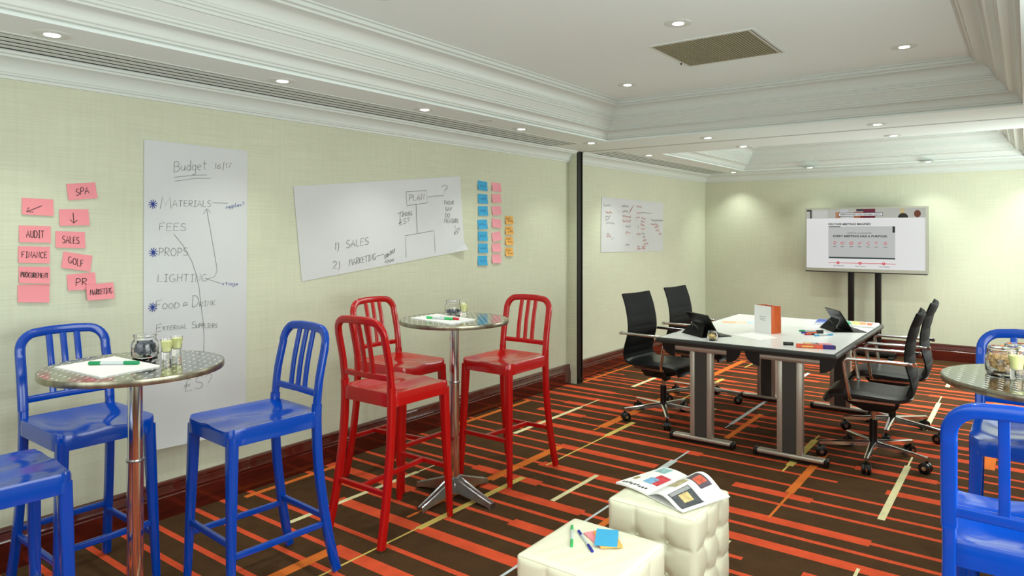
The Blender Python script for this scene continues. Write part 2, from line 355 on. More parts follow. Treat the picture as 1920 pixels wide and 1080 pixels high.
tp = [(0,2.43),(-.004,2.448),(.008,2.452),(.008,2.462),(.016,2.466)]+cove(.018,2.47,.07,2.515,6)+[(.076,2.515),(.076,2.525),(.086,2.529),(.086,2.541),(.094,2.545),(.094,2.552)]+[(.125,2.592),(.137,2.592),(.137,2.606),(.147,2.610),(.147,2.620),(.156,2.624),(.156,2.633)]+cove(.160,2.636,.235,2.70,7)+[(.243,2.70),(.243,2.712),(.262,2.716),(.262,2.735),(.28,2.737),(.28,2.746)]
def tray(n, rect):
    b = MB(); x0,x1,y0,y1 = rect; loops = [[(x0+s,y0+s,z),(x1-s,y0+s,z),(x1-s,y1-s,z),(x0+s,y1-s,z)] for s, z in tp]
    vs = [p for l in loops for p in l]; fs = []
    for i in range(len(loops)-1):
        for q in range(4): fs.append((i*4+q,i*4+(q+1)%4,(i+1)*4+(q+1)%4,(i+1)*4+q))
    b.add(vs, fs); o = b.build('trim_%d'%n, M_trim, smooth=True, ang=28, fix=False); struct(o)
tray(1, T1); tray(2, T2)
def run(name, prof, p0, p1, nrm, m, m0=0, m1=0):      # moulding along a wall, mitred at its ends
    p0, p1, nrm = Vector(p0), Vector(p1), Vector(nrm); t = (p1-p0).normalized(); b = MB(); k = len(prof)
    A = [p0+nrm*d+t*(d*m0)+Vector((0,0,z)) for d, z in prof]; B = [p1+nrm*d-t*(d*m1)+Vector((0,0,z)) for d, z in prof]
    b.add(A+B, [(i,i+1,k+i+1,k+i) for i in range(k-1)]+[tuple(range(k)), tuple(range(2*k-1,k-1,-1))]); return struct(b.build(name, m, ang=30))
cp = [(0,2.317),(.013,2.317),(.015,2.330),(.024,2.334),(.026,2.342)]+cove(.03,2.345,.098,2.402,7)+[(.102,2.404),(.104,2.413),(.118,2.416),(.120,2.431),(0,2.431)]
bpf = [(0,0),(.03,0),(.03,.118),(.026,.124),(.026,.130),(.029,.135),(.026,.141),(.024,.150),(.021,.168),(.019,.178),(.022,.186),(.02,.194),(.012,.20),(0,.202)]
JY0, JY1 = 6.15, 6.262
for n, (p0,p1,nr,a,b_) in enumerate([((0,Y0,0),(0,JY0,0),(1,0,0),1,0),((0,JY1,0),(0,Y1,0),(1,0,0),0,1),((0,Y1,0),(XW,Y1,0),(0,-1,0),1,1),((XW,Y0,0),(XW,Y1,0),(-1,0,0),1,1),((0,Y0,0),(XW,Y0,0),(0,1,0),1,1)]):
    run('trim_%d'%(n+3), cp, p0, p1, nr, M_trim, a, b_)
    q0 = Vector(p0); q1 = Vector(p1)
    if n == 0: q1.y -= .0
    run('baseboard_'+['left','left_rear','back','right','front'][n], bpf, q0, q1, nr, M_wood, a, b_)
struct(MB().box(0,.100,JY0,JY1,0,ZC).build('trim_8', M_wall, smooth=False))
ch = struct(MB().box(.1,.112,JY0+.008,JY0+.022,0,ZC-.002).box(.1,.112,JY1-.02,JY1-.006,0,ZC-.002).box(.1,.104,JY0+.022,JY1-.02,0,ZC-.002).build('trim_9', M_black, smooth=False))
MB().box(.104,.114,JY0+.03,JY1-.03,.03,.06).build('latch', M_plastic, ch)
tr = struct(MB().box(.12,XW,6.240,6.245,ZC-.001,ZC+.004).box(.12,XW,6.275,6.280,ZC-.001,ZC+.004).build('trim_10', M_black, smooth=False))

# slot diffusers: white bars over a dark duct
def slot(label, y0, y1):
    t = thing('slot_diffuser', label, 'air vent', (.28,(y0+y1)/2,ZC), 0, 'linear ceiling slot diffusers'); h = (y1-y0)/2
    MB().box(-.152,.152,-h,h,.0015,.012).build('duct', M_dark, t, smooth=False)
    x = -.15; wd = .025; bw = (.30-5*wd)/4
    MB().box(-.17,-.15,-h-.02,h+.02,-.003,.003).box(.15,.17,-h-.02,h+.02,-.003,.003).box(-.15,.15,-h-.02,-h,-.003,.003).box(-.15,.15,h,h+.02,-.003,.003).build('frame', M_trim, t, smooth=False)
    for i in range(4):
        a = -.15+wd*(i+1)+bw*i; MB().box(a,a+bw,-h,h,-.0005,.0012).build('bar', M_trim, t, smooth=False)
slot('long linear slot vent along the ceiling above the blue and red stools', -1.2, 5.62)
slot('shorter linear slot vent in ceiling of the far room', 6.45, 9.76)

# downlights
def make_downlight():
    t = thing('downlight', '', 'downlight', (0,0,0), 0, 'round recessed ceiling downlights')
    MB().lathe([(.036,0),(.036,-.004),(.050,-.006),(.070,-.004),(.076,-.001),(.076,0)], 28).build('trim_ring', M_trim, t)
    MB().lathe([(.030,-.0005),(.036,-.0005),(.0365,-.004),(.030,-.0035)], 24, closed=True).build('gimbal', M_chrome, t)
    MB().lathe([(0,-.0050),(.030,-.0045),(.030,-.0005)], 20).build('lamp', M_lamp, t)
    return t
dl0 = make_downlight(); first = [True]
def downlight(x, y, z, label, watts=1.0):
    if first[0]: o = dl0; first[0] = False
    else:
        o = dl0.copy(); COL.objects.link(o)
        for ch in [q for q in dl0.children if q.type == 'MESH']: copy_tree(ch, o)
    o.location = (x,y,z); o['label'] = label
    d = bpy.data.lights.new('lamp_light', 'SPOT'); d.energy = SPOT_W*watts; d.spot_size = math.radians(104); d.spot_blend = .8; d.shadow_soft_size = .035; d.color = (.95, 1, .90)
    l = bpy.data.objects.new('lamp_light', d); COL.objects.link(l); l.parent = o; l.location = (0,0,-.012)
ords = ['first','second','third','fourth','fifth','sixth']
for i in range(6): downlight(.56, .04+1.125*i, ZC, ['downlight outside the frame beside the long slot vent','leftmost downlight, beside the long slot vent above pink notes','downlight beside the long slot vent, above the Budget sheet','downlight beside the long slot vent, above the plan sheet','downlight near the far end of the long slot vent','downlight past the far end of the slot vent, by black post'][i])
for i in range(6): downlight(4.01, .04+1.125*i, ZC, '%s downlight of the row along the right-hand wall'%ords[i], .8)
for x, y, l in ((2.32,3.59,'downlight beside the square ceiling grille, nearest the camera'),(1.35,4.87,'downlight in the left corner of the raised ceiling tray'),(3.25,4.89,'downlight in the right corner of the raised ceiling tray'),(1.35,2.3,'downlight in raised tray left of the camera'),(3.25,2.3,'downlight in raised tray above the right bar table'),(2.32,1.0,'downlight in raised tray near the camera'),(1.35,-.3,'downlight in raised tray behind camera, left'),(3.25,-.3,'downlight in raised tray behind camera, right')):
    downlight(x, y, ZT, l, 1.1)
for x, y, l in ((1.58,5.97,'left downlight on the ceiling beam before the partition track'),(2.93,6.0,'right downlight on the ceiling beam before the partition track'),(.53,6.97,'downlight beside the far slot vent, nearest the black post'),(.53,9.70,'downlight in the far left ceiling corner, at slot end'),(1.63,6.78,'left downlight just beyond the partition track'),(2.93,6.80,'right downlight just beyond the partition track'),(1.58,9.58,'left downlight along the back wall behind the television'),(2.91,9.62,'right downlight along the back wall behind the television'),(4.0,6.97,'downlight on the right side of far room'),(4.0,9.7,'downlight in the far right ceiling corner')):
    downlight(x, y, ZC, l, (1.0 if y > 9.4 else 1.5) if y > 6.5 else 1)
for x, y in ((1.5,8.3),(3.05,8.3)): downlight(x, y, ZT, ('left' if x < 2 else 'right')+' added downlight up in the far room ceiling tray', 3.2)  # unseen lamps, added to brighten the far room
cv = thing('cover_plate', 'unlit flat round cover plate between two downlights by the slot vent', 'cover plate', (.60,4.03,ZC))
MB().lathe([(0,-.004),(.05,-.004),(.056,-.002),(.056,0)], 24).build('disc', M_trim, cv); MB().lathe([(0,-.006),(.004,-.006),(.004,-.003)], 8, (.045,0,0)).build('screw', M_dark, cv)

# square return-air grille in the tray
g = thing('ceiling_grille', 'square bronze slatted air grille set in the raised white ceiling', 'air grille', (2.30,4.245,ZT)); H = .325
MB().box(-H,H,-H,-H+.025,-.006,0).box(-H,H,H-.02,H,-.006,0).box(-H,-H+.02,-H+.025,H-.02,-.006,0).box(H-.035,H,-H+.025,H-.02,-.006,0).build('frame', M_trim, g, smooth=False)
MB().box(-H+.02,H-.035,-H+.025,H-.02,-.001,0).build('backing', M_dark, g, smooth=False)
n = 34; sl = MB().box(-.0055,.0055,-H+.026,H-.021,-.007,-.002).build('slat', M_grille, g, smooth=False)
for i in range(n):
    o = sl if i == 0 else sl.copy()
    if i: COL.objects.link(o)
    o.location.x = -H+.029+i*(2*H-.07)/(n-1)
MB().box(H-.02,H-.017,-H+.02,H-.02,-.008,-.005).build('hinge_line', M_dark, g, smooth=False)
MB().tube([(-H+.004,.19,-.003),(-H+.004,.19,-.018)], .005, 8).build('catch', M_dark, g)

# ------------------------------------------------------------------ bar stools
def make_stool(m, style):
    t = thing('bar_stool', '', 'bar stool')
    def seat(top=True):
        N = 22
        def fn(u, v):
            sx = 2*u-1; sy = v; w_ = .196+.004*sy; x = sx*w_; y = -.185+.442*sy
            # rounded outline corners
            r = .05; ex = max(0, abs(x)-(w_-r)); ey = max(0, (y-(.257-r))) if y > 0 else max(0, (-.185+r)-y); d = math.hypot(ex, ey)
            if ex > 0 and ey > 0 and d > 0:
                k = r*max(ex,ey)/r/d if max(ex,ey) > 0 else 1
                x = math.copysign((w_-r)+ex*k, x); y = (.257-r+ey*k) if y > 0 else (-.185+r-ey*k)
            e = (1-sx**6)*(1-(2*sy-1)**8)
            th = math.exp(-((abs(sx)-.46)/.36)**2)*(.55+.45*math.exp(-((sy-.72)/.32)**2)); hip = math.exp(-(sx/.75)**4)*math.exp(-((sy-.33)/.27)**2)
            z = .770-e*(.010*th+.017*hip)-.010*max(0,(sy-.72)/.28)**2*(1-.75*math.exp(-(sx/.22)**2))*(1-sx**8)
            return (x, y, z)
        b = MB(); top_ = [fn(i/N, j/N) for j in range(N+1) for i in range(N+1)]; w_ = N+1
        fs = [(j*w_+i,j*w_+i+1,j*w_+i+w_+1,j*w_+i+w_) for j in range(N) for i in range(N)]
        rim = list(range(w_))+[j*w_+N for j in range(1,N+1)]+[N*w_+i for i in range(N-1,-1,-1)]+[j*w_ for j in range(N-1,0,-1)]
        K = len(top_); vs = list(top_)
        for z in (-.010, .700): vs += [((top_[i][0])*(1.012), (top_[i][1]-.036)*1.012+.036, top_[i][2]+z if z < 0 else z) for i in rim]
        n = len(rim)
        for k in range(n):
            q = (k+1) % n; fs += [(rim[q],rim[k],K+k,K+q),(K+q,K+k,K+n+k,K+n+q)]
        fs.append(tuple(K+n+k for k in range(n))); b.add(vs, fs); return b
    seat().build('seat', m, t, ang=50)
    for s in (-1, 1):
        p = [(s*.174,.232,.735),(s*.178,.236,.6),(s*.200,.252,.012)]
        MB().sweep(p, rr(.046,.044,.009), up=(0,1,0), scales=[1,.95,.62]).build('front_leg', m, t)
        p = smooth_path([(s*.203,-.262,.012),(s*.192,-.222,.2),(s*.183,-.182,.48),(s*.180,-.170,.70),(s*.180,-.172,.80)], 5)
        MB().sweep(p, rr(.034,.040,.008), side=(1,0,0)).build('rear_leg', m, t)
    hp = []
    for s in (-1, 1):
        q = smooth_path([(s*.180,-.172,.80),(s*.180,-.186,.92),(s*.178,-.215,1.05)], 4)
        hp.append(q)
    zt = 1.135; corner = lambda s: [Vector((s*(.178-.075+.075*math.cos(a)), -.215-.02*math.sin(a), 1.06+.075*math.sin(a))) for a in [PI/2*i/7 for i in range(8)]]
    path = hp[0]+corner(-1)+[Vector((-.05,-.240,zt+.004)),Vector((.05,-.240,zt+.004))]+corner(1)[::-1]+hp[1][::-1]
    # constant flat-tube section: depth follows y, width in the hoop plane
    sec = rr(.040,.026,.008)
    b = MB(); vs = []; m_ = len(sec); nP = len(path)
    for i in range(nP):
        tt = (path[min(i+1,nP-1)]-path[max(i-1,0)]).normalized(); d = Vector((0,1,0)); d = (d-tt*d.dot(tt)).normalized(); a = tt.cross(d)
        vs += [path[i]+a*q[0]+d*q[1] for q in sec]
    fs = [(i*m_+q,i*m_+(q+1)%m_,(i+1)*m_+(q+1)%m_,(i+1)*m_+q) for i in range(nP-1) for q in range(m_)]+[tuple(range(m_)),tuple((nP-1)*m_+q for q in range(m_))]
    b.add(vs, fs).build('back_hoop', m, t)
    MB().sweep([(-.165,-.178,.846),(0,-.187,.846),(.165,-.178,.846)], rr(.020,.030,.004), up=(0,0,1)).build('back_rail', m, t)
    for x in (-.058, 0, .058):
        MB().sweep(smooth_path([(x,-.184,.850),(x,-.202,.98),(x,-.234,1.122)],4), rr(.026,.014,.003), side=(1,0,0)).build('slat', m, t)
    z = .29; sec = rr(.020,.026,.004)
    MB().sweep([(-.185,.243,z),(.185,.243,z)], sec).build('front_rung', m, t)
    MB().sweep([(-.187,-.212,z-.02),(.187,-.212,z-.02)], sec).build('rear_rung', m, t)
    if style == 'H': MB().sweep([(0,-.21,z-.02),(0,.24,z)], sec).build('centre_rung', m, t)
    else:
        for s in (-1, 1): MB().sweep([(s*.186,-.205,z-.05),(s*.190,.24,z-.05)], sec).build('side_rung', m, t)
    for x, y in ((.200,.252),(-.200,.252),(.203,-.262),(-.203,-.262)):
        MB().lathe([(0,0),(.014,0),(.014,.012),(0,.013)], 12, (x,y,0)).build('foot_glide', M_chrome, t)
    return t
red = make_stool(M_red, 'H'); red.location = (1.088,2.61,0); red['label'] = 'red metal bar stool nearest the camera, its back turned to us'; red['group'] = 'red bar stools'
dup(red, 'red metal bar stool right of the middle bar table, facing the camera', (1.098,3.655,0), PI)
dup(red, 'red metal bar stool against the wall behind the nearest red stool', (.585,3.13,0), -PI/2)
blue = make_stool(M_blue, 'box'); blue.location = (1.045,1.845,0); blue.rotation_euler.z = PI-math.radians(4); blue['label'] = 'blue metal bar stool right of the left bar table, before the Budget sheet'; blue['group'] = 'blue bar stools'
dup(blue, 'blue metal bar stool against the wall behind the left bar table', (.468,1.325,0), -PI/2)
dup(blue, 'blue metal bar stool cut off by the left picture edge', (1.01,.755,0), -math.radians(3.5))
dup(blue, 'blue metal bar stool nearest the camera at the right picture edge', (3.872,2.38,0), 0)
dup(blue, 'blue metal bar stool beyond the right bar table', (3.872,3.585,0), PI)

# ------------------------------------------------------------------ bar tables
def make_bar_table():
    t = thing('bar_table', '', 'bar table', group='round steel bar tables')
    MB().lathe([(0,1.062),(.318,1.062),(.3225,1.068),(.3215,1.070),(0,1.070)], 96).build('tabletop', M_swirl, t)
    MB().lathe([(.316,1.046),(.325,1.0465),(.3265,1.049),(.3265,1.066),(.3255,1.0695),(.322,1.0706),(.318,1.066)], 96, closed=True).build('rim', M_rim, t)
    MB().lathe([(0,1.045),(.318,1.045),(.318,1.0615),(0,1.0615)], 64).build('underside', M_panel, t)
    MB().lathe([(0,1.045),(.10,1.045),(.10,1.036),(.032,1.024),(0,1.024)], 32).build('mounting_plate', M_alu, t)
    MB().lathe([(0,.695),(.0275,.695),(.0275,1.025),(0,1.025)], 32).build('upper_pole', M_chrome, t)
    MB().lathe([(0,.09),(.030,.09),(.030,.69),(0,.69)], 32).build('lower_pole', M_chrome, t)
    MB().lathe([(.0,.688),(.0325,.688),(.0335,.692),(.0325,.697),(0,.697)], 32).build('collar', M_alu, t)
    MB().lathe([(0,.03),(.045,.03),(.046,.085),(.040,.10),(.033,.105),(0,.105)], 24).build('hub', M_alu, t)
    for k in range(4):
        R = Matrix.Rotation(k*PI/2, 4, 'Z'); b = MB(); n = 10; vs = []
        for i in range(n+1):
            s = i/n; x = .02+.275*s; zt = .098*(1-s)**1.1+.030; zb = .052*math.sin(PI*min(1,s*1.0))**.8*(1-s)+.002*(1-s); zb = .045*(1-s)**.7 if s < 1 else 0
            wt = .026-.008*s; wb = .034-.010*s
            vs += [(x,-wb,zb),(x,-wt,zt),(x,-wt*.72,zt+.004),(x,-wt*.45,zt-.002),(x,wt*.45,zt-.002),(x,wt*.72,zt+.004),(x,wt,zt),(x,wb,zb)]
        fs = [(i*8+q,i*8+(q+1)%8,(i+1)*8+(q+1)%8,(i+1)*8+q) for i in range(n) for q in range(8)]+[tuple(range(8)),tuple(n*8+q for q in range(8))]
        b.add(vs, fs, R).build('base_arm', M_alu, t, ang=40)
    return t
bt = make_bar_table(); bt.location = (1.105,3.105,0); bt['label'] = 'round steel bar table in the middle among red stools'
dup(bt, 'round steel bar table at left among blue stools', (1.032,1.289,0), 0)
dup(bt, 'round steel bar table cut off at the right picture edge', (3.925,3.07,0), 0)

# ------------------------------------------------------------------ conference tables
def make_conf(join):
    t = thing('conference_table', '', 'table', group='white folding conference tables'); hx, hy, zt = .318, .925, .785
    MB().box(-hx if join < 0 else -hx+.018,hx if join > 0 else hx-.018,-hy+.018,hy-.018,zt-.03,zt).build('tabletop', M_lam, t, smooth=False)
    e = MB()
    sec = [(-.0,-.040),(.012,-.040),(.020,-.030),(.022,-.016),(.016,-.003),(0,-.001)]
    for s, (p, q, nr, tx) in enumerate((((-hx+.018,-hy+.018),(hx-.018,-hy+.018),(0,-1),(1,0)),((hx-.018,-hy+.018),(hx-.018,hy-.018),(1,0),(0,1)),((hx-.018,hy-.018),(-hx+.018,hy-.018),(0,1),(-1,0)),((-hx+.018,hy-.018),(-hx+.018,-hy+.018),(-1,0),(0,-1)))):
        if nr[0]*join > 0: continue
        A = [(p[0]+nr[0]*d-tx[0]*d, p[1]+nr[1]*d-tx[1]*d, zt+z) for d, z in sec]; B = [(q[0]+nr[0]*d+tx[0]*d, q[1]+nr[1]*d+tx[1]*d, zt+z) for d, z in sec]; k = len(sec)
        A, B = [[((join*hx if p_[0]*join > hx-.10 and nr[1] else p_[0]), p_[1], p_[2]) for p_ in Q] for Q in (A, B)]
        e.add(A+B, [(i,i+1,k+i+1,k+i) for i in range(k-1)]+[(k-1,0,k,2*k-1)])
    e.build('edge_band', M_edge, t, ang=40)
    for s in (-1, 1):
        y = s*(hy-.115)
        MB().box(-.225,.225,y-.034,y+.034,.022,.052).build('foot', M_silver, t, bevel=.012, seg=3)
        for q in (-1, 1):
            MB().box(q*.222,q*.25,y-.035,y+.035,.0,.053).build('foot_cap', M_plastic, t, bevel=.012, seg=3)
        MB().box(-.225,.225,y-.02,y+.02,.004,.024).build('foot_pad', M_plastic, t, smooth=False)
        for a, b in ((-.085,-.048),(.045,.085)): MB().box(a,b,y-.030,y+.030,.05,.69).build('post', M_silver, t, bevel=.006)
        MB().box(-.050,.047,y-.022,y+.022,.05,.69).build('post_panel', M_panel, t, smooth=False)
        MB().prism([(y-s*-.034,.735),(y-s*-.034,.705),(y-s*-.026,.69),(y-s*.03,.69),(y-s*.03,.735)], -.205, .205, 'x').build('support_beam', M_silver, t, smooth=False)
        MB().box(-.2,.2,y+s*.030,y+s*.036,.722,.742).build('beam_lip', M_panel, t, smooth=False)
        for q in (-1, 1):
            pr = [(q*.200,.744),(q*.306,.744)]+[(q*(.200+.106*math.cos(a)),.744-.105*math.sin(a)) for a in [PI/2*i/8 for i in range(1,8)]]+[(q*.200,.639)]
            MB().prism(pr, y-.035, y+s*.040+.0, 'y').build('hinge_cover', M_plastic, t, ang=30)
    MB().box(-.03,.03,-hy+.2,hy-.2,.70,.735).build('rail', M_panel, t, smooth=False)
    return t
CY = 4.885+.925
ct = make_conf(1); ct.location = (1.587+.318,CY,0); ct['label'] = 'white-topped conference table on the left with a tablet at its near corner'
ct2 = make_conf(-1); ct2.location = (2.542,CY,0); ct2['label'] = 'white-topped conference table on the right, nearer the two right chairs'

# ------------------------------------------------------------------ office chairs
def make_chair():
    t = thing('office_chair', '', 'office chair', group='black office chairs'); W2 = .232
    # faces +X ; shell profile in x,z : seat front -> corner -> back top
    prof = [(.275,.425),(.262,.452),(.225,.475),(.10,.485),(-.08,.478),(-.175,.478),(-.225,.500),(-.247,.545),(-.248,.62),(-.236,.72),(-.238,.82),(-.262,.94),(-.302,1.05)]
    P_ = smooth_path([(a,0,b) for a, b in prof], 12); ns = len(P_)
    def shell(i0, i1, channels, name, m, th):
        b = MB(); vs = []; nw = 10; cnt = i1-i0
        for i in range(i0, i1+1):
            p = P_[i]; tg = (P_[min(i+1,ns-1)]-P_[max(i-1,0)]).normalized(); nr = Vector((tg.z,0,-tg.x))   # towards sitter
            if nr.x < 0 and nr.z < 0: nr = -nr
            s = (i-i0)/cnt; ch_ = .005*abs(math.sin(PI*channels*s))**.6 if channels else 0
            ww = W2*(1-.06*max(0,(p.z-.6)/.45))
            for side in (0, 1):
                for q in range(nw+1):
                    y = -ww+2*ww*q/nw; curve = .030*(y/ww)**2*min(1,max(0,(p.z-.55)/.2)); edge = .35+.65*math.sqrt(max(0,1-abs(y/ww)**8))
                    off = (th/2*edge+ch_*(1-abs(y/ww)**6))*(1 if side == 0 else -1)+curve
                    vs.append((p.x+nr.x*off, y, p.z+nr.z*off))
        w_ = nw+1; row = 2*w_; fs = []
        for i in range(cnt):
            for q in range(nw):
                a = i*row+q; fs += [(a,a+1,a+row+1,a+row),(a+w_+row,a+w_+row+1,a+w_+1,a+w_)]
            fs += [(i*row,i*row+row,i*row+row+w_,i*row+w_),(i*row+nw,i*row+w_+nw,i*row+row+w_+nw,i*row+row+nw)]
        fs += [tuple(list(range(w_))+list(range(2*w_-1,w_-1,-1))), tuple(cnt*row+q for q in list(range(w_))+list(range(2*w_-1,w_-1,-1)))]
        return b.add(vs, fs).build(name, m, t, ang=60)
    k = 7*12
    shell(0, k-10, 0, 'seat', M_leather, .050)
    shell(k-10, ns-1, 7, 'backrest', M_mesh, .026)
    MB().prism([(.20,.455),(.15,.40),(.05,.36),(-.12,.36),(-.16,.40),(-.17,.455)], -.10, .10, 'y').build('tilt_mechanism', M_plastic, t, bevel=.012)
    MB().tube([(.10,-.10,.385),(.10,-.145,.385)], .028, 12).build('tension_knob', M_plastic, t)
    MB().tube([(.0,-.09,.40),(.0,-.20,.395)], .007, 8).build('lever', M_plastic, t)
    for s in (-1, 1):
        y = s*(W2+.016)
        MB().sweep(round_path([(-.262,y-s*.006,.730),(-.24,y,.732),(.158,y,.732),(.118,y-s*.004,.47),(.116,y-s*.03,.455)], .035, 5), rr(.024,.018,.007), up=(0,1,0)).build('armrest', M_chrome, t)
        MB().tube([(-.262,y-s*.02,.730),(-.262,y+s*.012,.730)], .014, 10).build('arm_bolt', M_chrome, t)
        MB().box(-.15,.13,y-s*.028-.004,y-s*.028+.004,.445,.460).build('seat_rail', M_chrome, t, smooth=False)
    MB().lathe([(0,.27),(.014,.27),(.014,.37),(0,.37)], 16).build('gas_lift', M_chrome, t)
    MB().lathe([(0,.115),(.026,.115),(.026,.285),(.022,.288),(0,.288)], 20).build('lift_sleeve', M_plastic, t)
    MB().lathe([(0,.085),(.036,.088),(.043,.105),(.038,.134),(0,.136)], 20).build('hub', M_chrome, t)
    for i in range(5):
        a = 2*PI*i/5+.30; R = Matrix.Rotation(a, 4, 'Z')
        arm = MB(); n = 5; vs = []
        for q in range(n+1):
            s = q/n; x = .025+.325*s; z = .122-.022*s; hw = .024-.008*s; h = .036-.012*s
            vs += [(x,-hw,z-h*.5),(x,-hw*.9,z+h*.3),(x,-hw*.3,z+h*.5),(x,hw*.3,z+h*.5),(x,hw*.9,z+h*.3),(x,hw,z-h*.5)]
        fs = [(q*6+k_,q*6+(k_+1)%6,(q+1)*6+(k_+1)%6,(q+1)*6+k_) for q in range(n) for k_ in range(6)]+[tuple(range(6)),tuple(n*6+k_ for k_ in range(6))]
        arm = arm.add(vs, fs, R).build('base_arm', M_chrome, t, ang=40)
        cst = MB().tube([R @ Vector((.342,0,.095)), R @ Vector((.342,0,.05))], .009, 8)
        cst.add([R @ Vector((.342+.024*math.cos(q)-.008, yy, .040+.034*math.sin(q))) for yy in (-.007,.007) for q in [PI*j/6 for j in range(7)]],
                [tuple(range(6,-1,-1)),tuple(range(7,14))]+[(j,j+1,j+8,j+7) for j in range(6)]+[(6,0,7,13)]).build('castor_fork', M_plastic, t)
        rot = Matrix.Rotation(a+.9*i, 4, 'Z'); c0 = R @ Vector((.334,0,.0))
        for s in (-1, 1):
            Mx = Matrix.Translation((c0.x,c0.y,.037)) @ Matrix.Rotation(a, 4, 'Z') @ Matrix.Rotation(PI/2, 4, 'X')
            wh = MB().lathe([(0,s*.006),(.030,s*.006),(.037,s*.009),(.037,s*.024),(.028,s*.028),(0,s*.028)], 18, M=Mx).build('castor_wheel', M_plastic, t)
            MB().lathe([(0,s*.0282),(.014,s*.0282),(.014,s*.0295),(0,s*.0295)], 12, M=Mx).build('wheel_cap', M_alu, wh)
    return t
oc = make_chair(); oc.location = (1.385,5.46,0); oc.rotation_euler.z = math.radians(-6); oc['label'] = 'black office chair on the left side of the tables, nearest the camera'
dup(oc, 'black office chair on the left side of the tables, farther back', (1.40,6.27,0), math.radians(-4))
dup(oc, 'black office chair on the right side of the tables, nearest the camera', (3.005,5.35,0), PI+math.radians(3))
dup(oc, 'black office chair on the right side of the tables, farther back', (3.01,6.15,0), PI+math.radians(2))

# ------------------------------------------------------------------ ottomans
def make_ottoman():
    t = thing('ottoman', '', 'ottoman', group='cream tufted ottomans'); S = .205; Hh = .415; N = 27
    def tuft(u, v):       # pillow relief with buttons on thirds
        a = abs(math.sin(PI*3*u)); c = abs(math.sin(PI*3*v)); e = min(1, min(u,1-u)/.07)*min(1, min(v,1-v)/.07)
        du = min(abs(u-1/3),abs(u-2/3)); dv = min(abs(v-1/3),abs(v-2/3)); btn = math.exp(-(du*du+dv*dv)/.0042)
        return e*(.010*(a**.45)*(c**.45)-.004-.026*btn)
    for s_, (o, ux, vz, nr) in enumerate((((-S,-S),(1,0),1,(0,-1)),((S,-S),(0,1),1,(1,0)),((S,S),(-1,0),1,(0,1)),((-S,S),(0,-1),1,(-1,0)))):
        def fn(u, v, o=o, ux=ux, nr=nr):
            r = .024; W_s = 2*S; al = u*W_s; eu = 0; zz = .012+(Hh-.012)*v; ev = 0; fl = False
            if u > .5: al = W_s-al; fl = True
            if al < r: a = (1-al/r)*PI/4; eu = r-r*math.cos(a); al = r-r*math.sin(a)
            if Hh-zz < r: a = (1-(Hh-zz)/r)*PI/4; ev = r-r*math.cos(a); zz = Hh-r+r*math.sin(a)
            al = max(al, ev)
            if fl: al = W_s-al
            d = tuft(u, v)-max(eu, ev)
            return (o[0]+ux[0]*al+nr[0]*d, o[1]+ux[1]*al+nr[1]*d, zz)
        MB().grid(fn, N*2, N*2).build('side_panel', M_cream, t, ang=80)
    def top(u, v):
        r = .024; e = min(1, min(u,1-u)/.12)*min(1, min(v,1-v)/.12); out = []; ins = 0
        for q in (u, v):
            al = min(q,1-q)*2*S
            if al < r: a = (1-al/r)*PI/4; ins = max(ins, r-r*math.cos(a)); al = r-r*math.sin(a)
            out.append((al, q > .5))
        x, y = [(-S+max(al,ins) if not f_ else S-max(al,ins)) for al, f_ in out]
        return (x, y, Hh-ins+.006*e**.5+.0012*math.sin(31*u+9*v)*math.sin(23*v-5*u)*e)
    MB().grid(top, 48, 48).build('top_panel', M_cream, t, ang=80)
    MB().sweep([(x,y,Hh-.0070) for x,y in rr(2*S-.0150,2*S-.0150,.012,4)], [(.0022*math.cos(q),.0022*math.sin(q)) for q in [2*PI*i/8 for i in range(8)]], closed=True).build('piping', M_cream, t)
    MB().box(-S+.004,S-.004,-S+.004,S-.004,0,.014).build('base', M_plastic, t, smooth=False)
    for sx, sy, ux, uy in ((0,-1,1,0),(1,0,0,1),(0,1,1,0),(-1,0,0,1)):
        for a in (-1, 1):
            for z in (1/3, 2/3):
                b = MB(); p = (sx*(S-.026)+ux*a*S/3, sy*(S-.026)+uy*a*S/3, .012+(Hh-.012)*z); b.sphere(p, .009).build('button', M_cream, t)
    return t
ot = make_ottoman(); ot.location = (2.572,2.905,0); ot['label'] = 'cream tufted cube ottoman with an open magazine on it'
dup(ot, 'cream tufted cube ottoman nearest the camera with pens and sticky notes', (2.560,2.235,0), 0)

